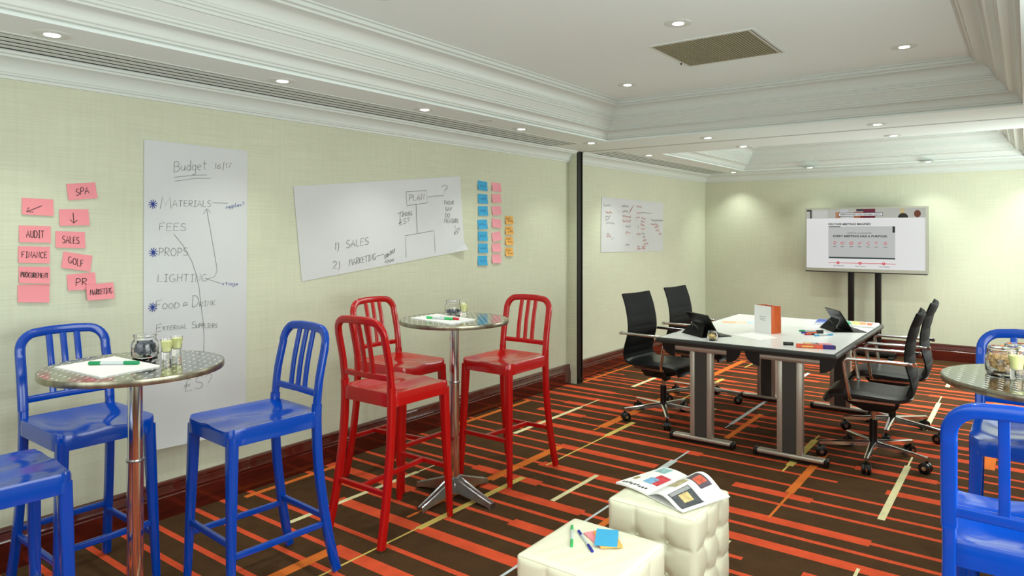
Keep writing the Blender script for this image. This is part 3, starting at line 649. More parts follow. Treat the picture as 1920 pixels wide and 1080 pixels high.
# ------------------------------------------------------------------ handwriting (single-stroke letters laid out as flat ribbons)
def arc(cx, cy, rx, ry, a0, a1, n=8): return [(cx+rx*math.cos(math.radians(a0+(a1-a0)*i/n)), cy+ry*math.sin(math.radians(a0+(a1-a0)*i/n))) for i in range(n+1)]
_S = [arc(.35,.75,.28,.25,40,250,7)+arc(.32,.26,.30,.26,80,-150,7)]
FONT = {
'A':[[(0,0),(.35,1),(.7,0)],[(.12,.35),(.58,.38)]], 'B':[[(.05,0),(.05,1)],[(.05,1)]+arc(.3,.77,.28,.23,90,-90,6)+[(.05,.54)],[(.05,.54)]+arc(.3,.27,.33,.27,90,-90,6)+[(.0,0)]],
'C':[arc(.4,.5,.38,.5,60,300,9)], 'D':[[(.05,0),(.05,1)],[(0,1)]+arc(.2,.5,.5,.5,90,-90,8)+[(0,0)]], 'E':[[(.6,1),(.05,.95),(.05,0),(.6,.03)],[(.05,.5),(.5,.53)]],
'F':[[(.6,1),(.05,.93),(.05,0)],[(.05,.5),(.45,.53)]], 'G':[arc(.4,.5,.38,.5,60,330,9)+[(.72,.38),(.4,.38)]], 'H':[[(.05,0),(.05,1)],[(.6,0),(.6,1)],[(.05,.5),(.6,.52)]],
'I':[[(.25,0),(.25,1)],[(.05,1),(.45,1)],[(.05,0),(.45,0)]], 'K':[[(.05,0),(.05,1)],[(.55,1),(.07,.45),(.6,0)]], 'L':[[(.05,1),(.05,0),(.55,.03)]],
'M':[[(0,0),(.12,1),(.4,.3),(.68,1),(.85,0)]], 'N':[[(.05,0),(.05,1),(.6,0),(.6,1)]], 'O':[arc(.35,.5,.34,.5,90,450,12)], 'P':[[(.05,0),(.05,1)],[(0,1)]+arc(.28,.73,.3,.27,90,-90,6)+[(.05,.46)]],
'R':[[(.05,0),(.05,1)],[(0,1)]+arc(.28,.75,.3,.25,90,-90,6)+[(.07,.5),(.6,0)]], 'S':_S, 'T':[[(0,.95),(.65,1)],[(.32,.97),(.32,0)]], 'U':[[(.05,1),(.05,.3)]+arc(.32,.28,.27,.28,180,360,6)+[(.59,1)]],
'V':[[(0,1),(.32,0),(.62,1)]], 'X':[[(0,1),(.6,0)],[(.58,1),(.02,0)]], 'Y':[[(0,1),(.3,.5)],[(.62,1),(.15,0)]], 'W':[[(0,1),(.2,0),(.42,.7),(.62,0),(.85,1)]],
'1':[[(.1,.85),(.25,1),(.25,0)]], '2':[arc(.3,.72,.27,.28,170,-30,7)+[(.02,.02),(.6,.05)]], '6':[[(.5,1),(.15,.6)]+arc(.3,.27,.24,.27,140,500,10)], '7':[[(.02,.97),(.55,1),(.2,0)]],
'?':[arc(.28,.75,.25,.25,170,-60,8)+[(.28,.28)],[(.27,.06),(.28,.0)]], '/':[[(.3,1.25),(.25,-.35)]], '.':[[(.1,.03),(.14,0)]], ')':[arc(-.2,.4,.5,.85,50,-50,8)], '&':[[(.05,.1)]+arc(.28,.65,.2,.3,200,-60,6)+[(.05,.15),(.6,.25)]],
'#':[[(.55,.85),(.3,1),(.2,.7),(.15,0),(.65,.03)],[(0,.5),(.5,.55)],[(0,.38),(.5,.42)]],
'u':[[(0,.55),(.02,.15),(.2,0),(.4,.2),(.42,.55),(.44,0)]], 'd':[arc(.22,.25,.21,.26,40,400,10),[(.42,1),(.42,0)]], 'g':[arc(.22,.28,.21,.25,40,400,10),[(.42,.5),(.42,-.3),(.2,-.42),(.02,-.3)]],
'e':[[(.02,.28),(.42,.32)]+arc(.22,.27,.21,.26,20,310,8)], 't':[[(.2,.95),(.2,.1),(.35,0)],[(0,.6),(.45,.63)]], 's':[[(.36,.5),(.12,.48),(.08,.33),(.32,.22),(.3,.04),(.02,.02)]],
'p':[[(.04,.52),(.04,-.4)],arc(.23,.26,.2,.25,170,-170,9)], 'l':[[(.1,1),(.1,.05),(.2,0)]], 'i':[[(.1,.5),(.1,0)],[(.1,.7),(.11,.74)]], 'a':[arc(.22,.25,.21,.25,40,400,9),[(.42,.52),(.44,0)]]}
def word_strokes(txt, a0, b0, a1, b1, h):             # baseline (a0,b0)->(a1,b1), cap height h, in wall coordinates
    adv = 0; pos = []
    for ch_ in txt:
        pts = [p for s in FONT[ch_] for p in s]; w_ = max(p[0] for p in pts); pos.append((ch_, adv)); adv += w_+.18
    adv -= .18; L_ = math.hypot(a1-a0, b1-b0); ux, uz = (a1-a0)/L_, (b1-b0)/L_; k = L_/adv; out = []
    for ch_, x in pos:
        j = random.uniform(-.04,.04); hs = h*random.uniform(.94,1.06)
        for s in FONT[ch_]: out.append([(a0+ux*(x+p[0]+.06*p[1])*k-uz*p[1]*hs*0, b0+uz*(x+p[0])*k+(p[1]+j)*hs) for p in s])
    return out
def ribbon(b, pl, wd, f):
    V = [Vector((p[0],p[1])) for p in pl]; n = len(V)
    if n < 2: return
    L_, R_ = [], []
    for i in range(n):
        t = V[min(i+1,n-1)]-V[max(i-1,0)]
        if t.length < 1e-9: t = Vector((1,0))
        t.normalize(); q = Vector((-t.y,t.x))*wd/2; L_.append(V[i]+q); R_.append(V[i]-q)
    b.add([f(*p) for p in L_]+[f(*p) for p in R_], [(i,i+1,n+i+1,n+i) for i in range(n-1)])
def writing(name, strokes, wd, m, parent, x=.006, kind=None):
    b = MB()
    for k, s in enumerate(strokes): ribbon(b, s, wd, lambda p, q, x=x+.00004*(k % 9): (x,p,q))
    return b.build(name, m, parent, smooth=False, fix=False, kind=kind)
def scribble(a0, a1, z, h):
    n = max(5, int((a1-a0)/(h*.35))); return [(a0+(a1-a0)*i/n, z+random.uniform(-.5,.5)*h+(h*.25 if i % 2 else -h*.25)) for i in range(n+1)]

# sheets on the wall
def wall_sheet(corners, label, curl=0, fold=False):
    tl, tr_, br, bl = corners; o = thing('flip_chart_sheet', label, 'paper sheet', (0,0,0))
    def fn(u, v):
        y = (tl[0]*(1-u)+tr_[0]*u)*(1-v)+(bl[0]*(1-u)+br[0]*u)*v; z = (tl[1]*(1-u)+tr_[1]*u)*(1-v)+(bl[1]*(1-u)+br[1]*u)*v
        x = .0042+curl*max(0,(v-.86)/.14)**2
        if fold:
            k = max(0, u+v-1.88)/.12; x += .045*k; z += .01*k
        return (x, y, z)
    MB().sheet(fn, 34, 40, (1,0,0), .0006).build('sheet', M_paper, o, ang=80)
    return o
p1 = wall_sheet([(1.804,2.099),(2.426,2.093),(2.415,.375),(1.798,.40)], 'tall white flip chart sheet headed Budget taped to the wall', curl=.035)
T_1 = [('Budget',1.965,1.932,2.159,1.961,.060),('16/17.',2.206,1.965,2.33,1.982,.031),('M',1.89,1.723,1.952,1.726,.069),('ATERIALS',1.96,1.737,2.186,1.742,.036),('FEES',1.884,1.602,2.034,1.6,.041),('PROPS',1.882,1.46,2.046,1.457,.044),('LIGHTING',1.875,1.316,2.163,1.303,.041),('F',1.865,1.162,1.896,1.163,.053),('OOD',1.902,1.165,1.997,1.162,.03),('&',2.016,1.169,2.048,1.169,.024),('D',2.072,1.16,2.11,1.161,.062),('RINK',2.116,1.158,2.213,1.159,.028),('E',1.866,1.04,1.896,1.042,.039),('XTERNAL',1.902,1.044,2.042,1.04,.024),('S',2.069,1.037,2.095,1.038,.037),('UPPLIERS',2.098,1.036,2.226,1.024,.025),('#S?',2.022,.682,2.189,.685,.073)]
L_1 = [[(1.968,1.901),(2.092,1.922),(2.164,1.927)],[(1.97,1.879),(2.092,1.903),(2.189,1.91)],[(2.196,1.765),(2.294,1.765)],[(2.14,1.697),(2.162,1.729),(2.186,1.707)],[(2.161,1.728),(2.197,1.534),(2.227,1.365),(2.208,1.326),(2.163,1.316)],[(2.163,1.316),(2.258,1.283)],[(1.967,1.582),(2.02,1.516),(2.072,1.423),(2.093,1.361),(2.115,1.267),(2.125,1.173),(2.139,1.08),(2.145,.976),(2.14,.80)]]
for q in T_1: writing('handwriting', word_strokes(*q), .0020, M_ink2, p1)
for q in L_1: writing('pen_line', [q], .0020, M_ink2, p1)
for q in (('supplies?',2.281,1.733,2.401,1.753,.025),('stage',2.258,1.276,2.36,1.266,.022)): writing('handwriting', word_strokes(*q), .0023, M_inkb, p1, kind='stuff')
for y, z in ((1.851,1.746),(1.853,1.48),(1.849,1.178)):
    writing('asterisk', [[(y-.024*math.cos(a),z-.026*math.sin(a)),(y+.024*math.cos(a),z+.026*math.sin(a))] for a in [PI*k/5+.2 for k in range(5)]], .0042, M_inkb, p1)
p2 = wall_sheet([(2.758,1.892),(4.418,2.062),(4.477,1.429),(2.825,1.263)], 'wide tilted white sheet with a PLAN diagram above red stools', fold=True)
T_2 = [('PLAN',3.816,1.834,3.979,1.847,.046),('?',4.186,1.90,4.251,1.904,.07),('THINK',4.212,1.815,4.339,1.822,.03),('SAY',4.228,1.762,4.31,1.764,.031),('DO',4.228,1.71,4.286,1.711,.036),('MEASURE',4.218,1.664,4.398,1.666,.035),('T',3.689,1.666,3.745,1.682,.066),('IMINGS',3.738,1.708,3.846,1.723,.029),('#S?',3.705,1.636,3.816,1.668,.041),('1)',3.088,1.466,3.128,1.465,.048),('SALES',3.193,1.476,3.399,1.501,.052),('2)',3.076,1.339,3.138,1.337,.048),('MARKETING',3.221,1.349,3.471,1.388,.044),('STRATEGY',3.555,1.385,3.664,1.437,.028),('#S?',4.344,1.561,4.407,1.583,.04)]
L_2 = [[(3.78,1.9),(4.01,1.923),(4.019,1.823),(3.791,1.795),(3.78,1.9)],[(4.022,1.868),(4.103,1.882),(4.215,1.889)],[(3.89,1.81),(3.904,1.581)],[(3.783,1.393),(3.773,1.561),(4.095,1.6),(4.111,1.429)],[(3.48,1.41),(3.552,1.425)],[(4.347,1.647),(4.359,1.62)],[(3.568,1.37),(3.593,1.381),(3.599,1.367),(3.62,1.383),(3.631,1.371),(3.65,1.389)],[(3.56,1.358),(3.572,1.37),(3.582,1.354),(3.604,1.374),(3.613,1.358),(3.633,1.378),(3.644,1.365),(3.655,1.385)]]
for q in T_2: writing('handwriting', word_strokes(*q), .0034, M_ink2, p2)
for q in L_2: writing('pen_line', [q], .0034, M_ink2, p2)
p4 = wall_sheet([(6.85,1.984),(8.492,1.967),(8.492,1.328),(6.832,1.356)], 'white sheet with columns of red notes beyond the black post')
RW = [(6.933,7.088,1.81),(7.353,7.567,1.77),(7.353,7.567,1.716),(7.423,7.549,1.58),(7.725,7.849,1.823),(7.706,7.801,1.763),(7.849,7.966,1.757),(7.849,7.936,1.715),(7.839,7.936,1.672),(7.839,7.946,1.627),(7.716,7.849,1.554),(7.897,7.995,1.475),(7.917,8.045,1.436),(7.868,7.975,1.402),(7.868,7.966,1.376),(7.734,7.83,1.375),(7.734,7.791,1.4),(8.125,8.332,1.681),(8.238,8.363,1.65),(8.269,8.374,1.604),(8.353,8.449,1.553),(6.965,7.072,1.535),(7.725,7.858,1.9)]
GW = [(6.901,7.047,1.892),(6.933,7.055,1.763),(6.933,7.03,1.731),(6.949,7.147,1.688),(7.327,7.504,1.893),(7.353,7.504,1.832),(7.423,7.558,1.651),(8.125,8.481,1.734),(7.887,7.946,1.562),(7.897,7.956,1.519),(7.423,7.531,1.427),(6.957,7.03,1.565)]
writing('red_notes', [scribble(a,b,z,.026) for a,b,z in RW]+[[(7.513,1.802),(7.641,1.914)]], .0055, M_inkr, p4)
writing('grey_notes', [scribble(a,b,z,.024) for a,b,z in GW]+[[(7.54,1.84),(7.613,1.892)],[(7.849,1.826),(8.135,1.823)],[(7.772,1.623),(7.763,1.665)],[(7.08,1.493),(7.13,1.52)]], .0045, M_ink2, p4, x=.0064)

# sticky notes
def sticky(corners, m, label, group, ink=None, strokes=None, wd=.003, lift=.006, x0=.002):
    tl, tr_, br, bl = corners; o = thing('sticky_note', label, 'sticky note', (0,0,0), 0, group)
    def fn(u, v): return (x0+.001+lift*v*v, (tl[0]*(1-u)+tr_[0]*u)*(1-v)+(bl[0]*(1-u)+br[0]*u)*v, (tl[1]*(1-u)+tr_[1]*u)*(1-v)+(bl[1]*(1-u)+br[1]*u)*v)
    MB().sheet(fn, 4, 6, (1,0,0), .0008).build('note', m, o, ang=80)
    if strokes:
        zt, zb = (tl[1]+tr_[1])/2, (bl[1]+br[1])/2; b = MB()
        for k, s in enumerate(strokes):
            ribbon(b, s, wd, lambda p, q, k=k: (x0+.0019+.00004*(k%9)+lift*min(1,max(0,(zt-q)/(zt-zb)))**2, p, q))
        b.build('handwriting', ink or M_ink, o, smooth=False, fix=False)
    return o
G1 = 'large pink sticky notes on the left wall'
def cap(txt, c): return 'pink sticky note reading '+txt+' on the left wall' if c else txt
W_ = lambda t, c, h, m0=.14: word_strokes(t, c[3][0]+(c[2][0]-c[3][0])*m0, c[3][1]*.5+c[0][1]*.5-h*.5+(0), c[2][0]-(c[2][0]-c[3][0])*m0, c[2][1]*.5+c[1][1]*.5-h*.5, h)
notes = [
 ([(1.235,1.758),(1.368,1.754),(1.367,1.672),(1.233,1.678)],'pink sticky note with a diagonal arrow, top of the left column',[[(1.318,1.722),(1.255,1.692)],[(1.262,1.712),(1.251,1.690),(1.281,1.690)]]),
 ([(1.425,1.834),(1.558,1.85),(1.568,1.768),(1.433,1.753)],'pink sticky note reading SPA, highest of the pink notes','SPA.'),
 ([(1.393,1.707),(1.526,1.71),(1.531,1.628),(1.394,1.624)],'pink sticky note with an arrow pointing straight down',[[(1.455,1.690),(1.457,1.640)],[(1.440,1.656),(1.457,1.638),(1.473,1.654)]]),
 ([(1.222,1.625),(1.356,1.622),(1.355,1.54),(1.222,1.545)],'pink sticky note reading AUDIT in the left column','AUDIT'),
 ([(1.377,1.598),(1.51,1.593),(1.511,1.51),(1.376,1.516)],'pink sticky note reading SALES below the down arrow note','SALES'),
 ([(1.219,1.526),(1.352,1.521),(1.351,1.439),(1.219,1.446)],'pink sticky note reading FINANCE in the left column','FINANCE'),
 ([(1.412,1.496),(1.545,1.471),(1.533,1.39),(1.401,1.415)],'tilted pink sticky note reading GOLF','GOLF'),
 ([(1.221,1.429),(1.353,1.421),(1.351,1.339),(1.221,1.35)],'pink sticky note reading PROCUREMENT in the left column','PROCUREMENT'),
 ([(1.426,1.379),(1.558,1.385),(1.563,1.299),(1.431,1.299)],'pink sticky note reading PR, half under the MARKETING note','PR.'),
 ([(1.51,1.323),(1.641,1.329),(1.647,1.244),(1.515,1.243)],'pink sticky note reading MARKETING, lowest at right of the group','MARKETING'),
 ([(1.217,1.342),(1.351,1.335),(1.348,1.246),(1.216,1.259)],'blank pink sticky note at the bottom of the left column',None)]
for i, (c, l, t_) in enumerate(notes):
    if isinstance(t_, str):
        n_ = len(t_); m0 = {4:.24,5:.22,3:.26,7:.10,11:.06,9:.10}[n_]; s = W_(t_, c, {11:.024,9:.028,7:.028}.get(n_,.034), m0)
    else: s = t_
    sticky(c, M_pink, l, G1, M_ink, s, .0034, x0=.002+(.012 if i == 9 else 0))
def sq(y, z, w_, h_, a):
    ca, sa = math.cos(math.radians(a)), math.sin(math.radians(a)); return [(y+p*ca-q*sa, z+p*sa+q*ca) for p, q in ((-w_/2,h_/2),(w_/2,h_/2),(w_/2,-h_/2),(-w_/2,-h_/2))]
pos = ['top','second from top','third from top','middle','third from bottom','second from bottom','bottom']
for i, (z, a) in enumerate(zip((1.996,1.882,1.775,1.656,1.551,1.445,1.335), (-3,0,1,3,-1,-1,-2))):
    y = 4.721+(i % 3)*.003; c = sq(y,z,.132,.084,a); sticky(c, M_cyan, 'small blue sticky note, %s of the blue column'%pos[i], 'blue sticky notes in a column', M_inkc, [scribble(y-.045,y+.04,z,.022)], .004, lift=.010)
for i, (z, a) in enumerate(zip((1.995,1.893,1.783,1.667,1.548,1.446,1.346), (-1,2,4,-5,7,0,-1))):
    y = 4.919; c = sq(y,z,.132,.080,a); sticky(c, M_pnk2, 'small pink sticky note, %s of the pink column'%pos[i], 'pink sticky notes in a column', M_inkr, None, lift=.012)
pos4 = ['top','second from top','second from bottom','bottom']
for i, z in enumerate((1.697,1.603,1.505,1.403)):
    y = 5.111; c = sq(y,z,.118,.076,-1); sticky(c, M_orng, 'small orange sticky note, %s of the orange column'%pos4[i], 'orange sticky notes in a column', M_ink, [scribble(y-.045,y+.02,z+.016,.018),scribble(y-.03,y+.045,z-.010,.02)], .004, lift=.014)

# ------------------------------------------------------------------ television
def text_mesh(txt, size, parent, m, x, z, y, align='LEFT', width=None, name='lettering', bold=0):
    cu = bpy.data.curves.new('t', 'FONT'); cu.body = txt; cu.size = size; cu.align_x = align; cu.offset = bold; cu.resolution_u = 3
    o = bpy.data.objects.new('t', cu); COL.objects.link(o); bpy.context.view_layer.update()
    me = bpy.data.meshes.new_from_object(o.evaluated_get(bpy.context.evaluated_depsgraph_get())); bpy.data.objects.remove(o)
    if width and len(me.vertices):
        a = min(v.co.x for v in me.vertices); b_ = max(v.co.x for v in me.vertices); k = width/(b_-a)
        for v in me.vertices: v.co.x = (v.co.x-a)*k
    for v in me.vertices: v.co = (x+v.co.x, y, z+v.co.y)
    me.materials.clear(); me.materials.append(m); q = bpy.data.objects.new(name, me); COL.objects.link(q); q.parent = parent; return q
def scr_m(n, c, e=.5): return mat('screen '+n, tuple(v*.45 for v in c), .4, emit=e*1.7, ecol=c)
S_w, S_g, S_d, S_r = scr_m('white',(228,229,230),.36), scr_m('grey',(196,198,198),.33), scr_m('dark',(30,30,32),.1), scr_m('red',(200,40,58),.45)
TVY = 9.70
tv = thing('television', 'large flat screen television showing a meetings web page', 'television', (2.197,TVY,1.06))
X0, XX, Z0, ZZ = 1.512-2.197, 2.876-2.197, 1.112-1.06, 1.877-1.06
MB().box(1.493-2.197,2.902-2.197,.004,.05,.008,.84).build('housing', M_plastic, tv, bevel=.006)
f = MB().box(1.493-2.197,X0,-.006,.012,.012,.84).box(XX,2.902-2.197,-.006,.012,.012,.84).box(X0,XX,-.006,.012,ZZ,.84).box(X0,XX,-.006,.012,.012,Z0); f.build('bezel', mat('bezel silver',(186,186,172),.35,.7), tv, smooth=False)
MB().box(1.497-2.197,2.898-2.197,-.004,.02,0,.012).build('lower_edge', M_black, tv, smooth=False)
scn = MB().box(X0,XX,-.001,.005,Z0,ZZ).build('screen', S_w, tv, smooth=False)
def rect(n, x0, x1, t, b, m, d=.0016): return MB().box(X0+(XX-X0)*x0, X0+(XX-X0)*x1, -d, -d+.0004, ZZ-(ZZ-Z0)*b, ZZ-(ZZ-Z0)*t).build(n, m, scn, smooth=False)
def fx(v): return X0+(XX-X0)*v
def fz(v): return ZZ-(ZZ-Z0)*v
band = scr_m('band',(190,192,184),.3)
rect('banner',0,1,0,.152,band)
for a,b,t,u,c in ((0,.045,0,.03,(60,60,60)),(.03,.046,.03,.152,(70,70,72)),(.06,.19,0,.152,(206,206,202)),(.26,.30,.05,.152,(190,130,90)),(.30,.37,0,.07,(200,204,206)),(.32,.42,.10,.152,(206,210,210)),(.42,.50,.05,.152,(196,110,90)),(.44,.50,0,.04,(60,50,60)),(.50,.60,0,.152,(110,24,56)),(.46,.50,.09,.152,(150,30,30)),(.80,.835,0,.10,(206,190,140))): rect('banner_picture',a,b,t,u,scr_m('p',c,.3),.0020)
for cx, cz, rx, rz, c in ((.825,.150,.045,.075,(44,34,28)),(.938,.09,.03,.058,(120,60,34)),(.28,.12,.02,.04,(206,150,120)),(.45,.11,.03,.05,(206,140,110))):
    MB().prism([(fx(cx)+rx*1.364*.9*math.cos(q), max(fz(.152),fz(cz)+rz*.765*math.sin(q))) for q in [2*PI*i/20 for i in range(20)]], -.0028, -.0024, 'y').build('banner_figure', scr_m('h',c,.2), scn, smooth=False)
rect('label_border',.286,.661,.060,.120,S_d,.0032); rect('label_box',.290,.657,.067,.113,S_w,.0036)
text_mesh('INSPIRATION AND TOOLS FOR GREAT EVENTS', .024, scn, S_d, fx(.300), fz(.100), -.0042, width=.345*1.364, bold=.0006)
text_mesh('DISCOVER MEETINGS IMAGINED', .036, scn, S_d, fx(.197), fz(.268), -.0020, width=.366*1.364, bold=.0012)
rect('video_panel',.197,.762,.29,.832,S_g,.0014); rect('title_underline',.2,.302,.288,.303,S_d,.0020)
text_mesh('At Marriott, we understand that', .026, scn, S_d, fx(.363), fz(.412), -.0022, width=.208*1.364)
text_mesh('EVERY MEETING HAS A PURPOSE.', .034, scn, S_d, fx(.239), fz(.470), -.0022, width=.462*1.364, bold=.0010)
rect('player_bar',.2,.762,.808,.832,scr_m('bar',(40,62,60),.2),.0020); rect('share_buttons',.741,.760,.292,.395,S_d,.0022)
def icon(n, pls, m, wd=.005):
    b = MB()
    for p in pls: ribbon(b, p, wd, lambda a, c: (a,-.0024,c))
    b.build(n, m, scn, smooth=False, fix=False)
icx = [fx(v) for v in (.253,.320,.397,.467,.538,.608,.683)]; iz = fz(.572); r_ = .018
cir = lambda x, z, r, n=16: [(x+r*math.cos(2*PI*i/n), z+r*math.sin(2*PI*i/n)) for i in range(n+1)]
icon('bulb_icon',[cir(icx[0],iz+.008,.015),[(icx[0]-.007,iz-.010),(icx[0]+.007,iz-.010)],[(icx[0]-.006,iz-.018),(icx[0]+.006,iz-.018)]],S_r)
icon('book_icon',[[(icx[1]-.022,iz-.012),(icx[1]-.022,iz+.012),(icx[1],iz+.008),(icx[1]+.022,iz+.012),(icx[1]+.022,iz-.012),(icx[1],iz-.016),(icx[1]-.022,iz-.012)],[(icx[1],iz+.008),(icx[1],iz-.016)]],S_r)
icon('target_icon',[cir(icx[2],iz,.019),cir(icx[2],iz,.004,8),[(icx[2]-.026,iz),(icx[2]-.014,iz)],[(icx[2]+.014,iz),(icx[2]+.026,iz)]],S_r)
icon('tick_icon',[[(icx[3]-.016,iz-.002),(icx[3]-.006,iz-.014),(icx[3]+.016,iz+.014)]],S_r,.008)
icon('share_icon',[[(icx[4]+.014,iz+.017),(icx[4]-.012,iz),(icx[4]+.014,iz-.017)],cir(icx[4]+.014,iz+.017,.003,8),cir(icx[4]-.012,iz,.003,8),cir(icx[4]+.014,iz-.017,.003,8)],S_r)
icon('signal_icon',[[(icx[5]+r_*math.cos(q),iz+r_*.8*math.sin(q)) for q in [PI*.2+PI*.6*i/6 for i in range(7)]],[(icx[5]+.010*math.cos(q),iz+.008*math.sin(q)-.002) for q in [PI*.2+PI*.6*i/6 for i in range(7)]],[(icx[5],iz-.006),(icx[5],iz-.02)]],S_r)
icon('star_icon',[[(icx[6]+(.022 if i%2==0 else .010)*math.sin(PI*i/5),iz+(.022 if i%2==0 else .010)*math.cos(PI*i/5)) for i in range(11)]],S_r)
icon('caption_marks',[[(x-.02,fz(.632)),(x+.02,fz(.632))] for x in icx],scr_m('capt',(120,110,112),.2),.006)
rect('timeline',.197,.765,.902,.911,S_r,.0018)
for v, tx in ((.283,'Get Inspired'),(.472,'Share Success'),(.669,'Your Meeting')):
    MB().prism(cir(fx(v),fz(.906),.018)[:-1], -.0026, -.0020, 'y').build('timeline_marker', S_r, scn, smooth=False)
    MB().prism(cir(fx(v),fz(.906),.006,10)[:-1], -.0032, -.0027, 'y').build('marker_centre', S_w, scn, smooth=False)
    text_mesh(tx, .024, scn, S_d, fx(v)-.055, fz(.965), -.0020, width=.12)
ts = thing('television_stand', 'black twin-post stand carrying the television by the back wall', 'stand', (2.19,9.80,0))
for x0, x1 in ((2.0,2.069),(2.314,2.383)): MB().box(x0-2.19,x1-2.19,-.03,.02,.06,1.75).build('post', M_black, ts, bevel=.004)
MB().box(-.36,.36,-.10,.06,.02,.065).build('base', M_black, ts, bevel=.006)
for x in (-.36,.30): MB().box(x,x+.06,-.26,.13,.0,.03).build('foot', M_black, ts, bevel=.005)
MB().box(-.30,.30,-.048,-.03,1.35,1.60).build('mount_plate', M_black, ts, smooth=False)

# ------------------------------------------------------------------ small things on the tables
def pen(x0, y0, x1, y1, z, label, body, cap1, cap2, r=.0075, name='marker_pen'):
    L_ = math.hypot(x1-x0, y1-y0); o = thing(name, label, 'pen', (x0,y0,z+r), math.atan2(y1-y0,x1-x0))
    ring = lambda prof: MB().lathe([(r*a, b*L_) for a, b in prof], 12, M=Matrix.Rotation(PI/2, 4, 'Y'))
    ring([(0,.24),(.9,.24),(.9,.70),(0,.70)]).build('barrel', body, o); ring([(0,0),(.7,0),(1,.012),(1,.24),(0,.24)]).build('cap', cap1, o); ring([(0,.70),(1,.70),(1,.988),(.7,1),(0,1)]).build('cap', cap2, o)
    return o
def sheet(x, y, z, w_, h_, rz, label, m=M_sheet, t=.002, name='paper_pad', cat='paper'):
    o = MB().box(-w_/2,w_/2,-h_/2,h_/2,0,t).build(name, m, smooth=False); o.location = (x,y,z); o.rotation_euler.z = rz; return tag(o, label, cat)
ZB = 1.0702
def poly_sheet(c, z, t, label, m, name, cat):
    cx = sum(p[0] for p in c)/4; cy = sum(p[1] for p in c)/4
    o = MB().prism([(p[0]-cx,p[1]-cy) for p in c], 0, t).build(name, m, smooth=False); o.location = (cx,cy,z); return tag(o, label, cat)
poly_sheet([(.857,1.069),(.809,1.309),(1.151,1.327),(1.187,1.095)], ZB, .005, 'white notepad on the left bar table under a green pen', M_sheet, 'notepad', 'notepad')
pen(.928,1.161,1.074,1.285, ZB+.005, 'green-capped white marker lying on the left notepad', M_wpl, M_green, M_green)
poly_sheet([(.882,2.96),(.882,3.196),(1.245,3.138),(1.257,2.904)], ZB, .005, 'white notepad on the middle bar table', M_sheet, 'notepad', 'notepad')
pen(.991,2.985,1.165,3.022, ZB+.005, 'green-capped grey marker lying on the middle notepad', M_wpl, M_green2, M_green2)
pen(1.06,3.03,1.195,3.042, ZB+.005, 'red-tipped marker behind the green one on the middle notepad', M_wpl, M_wpl, M_redp)

def jar(x, y, z, R, Hj, label, fill_m, fill_h, fill_label, fill_cat, fill_name, grain, n):
    o = thing('glass_jar', label, 'jar', (x,y,z))
    out = [(0,0),(R*.86,0),(R*.97,.006),(R,.016),(R,Hj*.60),(R*.93,Hj*.70),(R*.80,Hj*.78),(R*.80,Hj*.84),(R*.85,Hj*.86),(R*.85,Hj*.89),(R*.81,Hj*.91),(R*.85,Hj*.94),(R*.83,Hj)]
    inn = [(R*.77,Hj),(R*.75,Hj*.80),(R*.88,Hj*.69),(R*.94,Hj*.58),(R*.94,.018),(R*.84,.007),(0,.007)]
    MB().lathe(out+inn, 28).build('glass', M_glass, o)
    b = MB(); rnd = random.Random(int(x*1000)+n)
    k = 0
    while k < n:
        px, py = rnd.uniform(-1,1), rnd.uniform(-1,1)
        if px*px+py*py > 1: continue
        rr_ = R*.86; zz = .010+grain+rnd.random()*(fill_h-grain*2)
        b.sphere((x+px*(rr_-grain), y+py*(rr_-grain), z+zz), (grain*rnd.uniform(.8,1.1),grain*rnd.uniform(.8,1.1),grain*rnd.uniform(.7,1)), 7, 5); k += 1
    f_ = b.build(fill_name, fill_m, kind='stuff'); tag(f_, fill_label, fill_cat); return o
def shot(x, y, z, label, s=1.0):
    o = thing('shot_glass', label, 'glass', (x,y,z)); R = .024*s; Hj = .085*s
    MB().lathe([(0,0),(R*.72,0),(R*.74,.003),(R*.76,Hj*.35),(R,Hj),(R*.93,Hj),(R*.70,Hj*.40),(R*.4,Hj*.36),(0,Hj*.36)], 24).build('glass', M_glass, o)
    MB().lathe([(0,Hj*.365),(R*.4,Hj*.37),(R*.69,Hj*.41),(R*.91,Hj*.90),(0,Hj*.90)], 24).build('smoothie', M_smooth, o)
    return o
jar(.908,1.385,ZB,.052,.098,'glass jar of dark blueberries on the left bar table',M_berry,.056,'dark blueberries inside the jar on the left bar table','berries','blueberries',.0075,260)
shot(1.029,1.415,ZB,'shot glass of yellow smoothie on the left bar table, in front'); shot(.985,1.48,ZB,'shot glass of yellow smoothie on the left bar table, behind')
jar(.990,3.222,ZB,.052,.098,'glass jar of dark berries on the middle bar table',M_berry,.030,'dark berries in the bottom of the jar on the middle table','berries','dried_berries',.0075,130)
shot(1.100,3.200,ZB,'shot glass of yellow smoothie on the middle bar table, in front'); shot(1.045,3.255,ZB,'shot glass of yellow smoothie on the middle bar table, behind')
jar(3.790,3.130,ZB,.056,.100,'glass jar of granola at the right picture edge',M_oat,.062,'granola filling the jar at right picture edge','granola','granola',.0070,330)
jar(3.835,3.255,ZB,.052,.098,'second glass jar behind the granola jar at right edge',M_oat,.045,'granola in the second jar behind at right edge','granola','granola',.0070,200)
shot(3.832,3.035,ZB,'shot glass of yellow smoothie beside the granola jar',1.12)

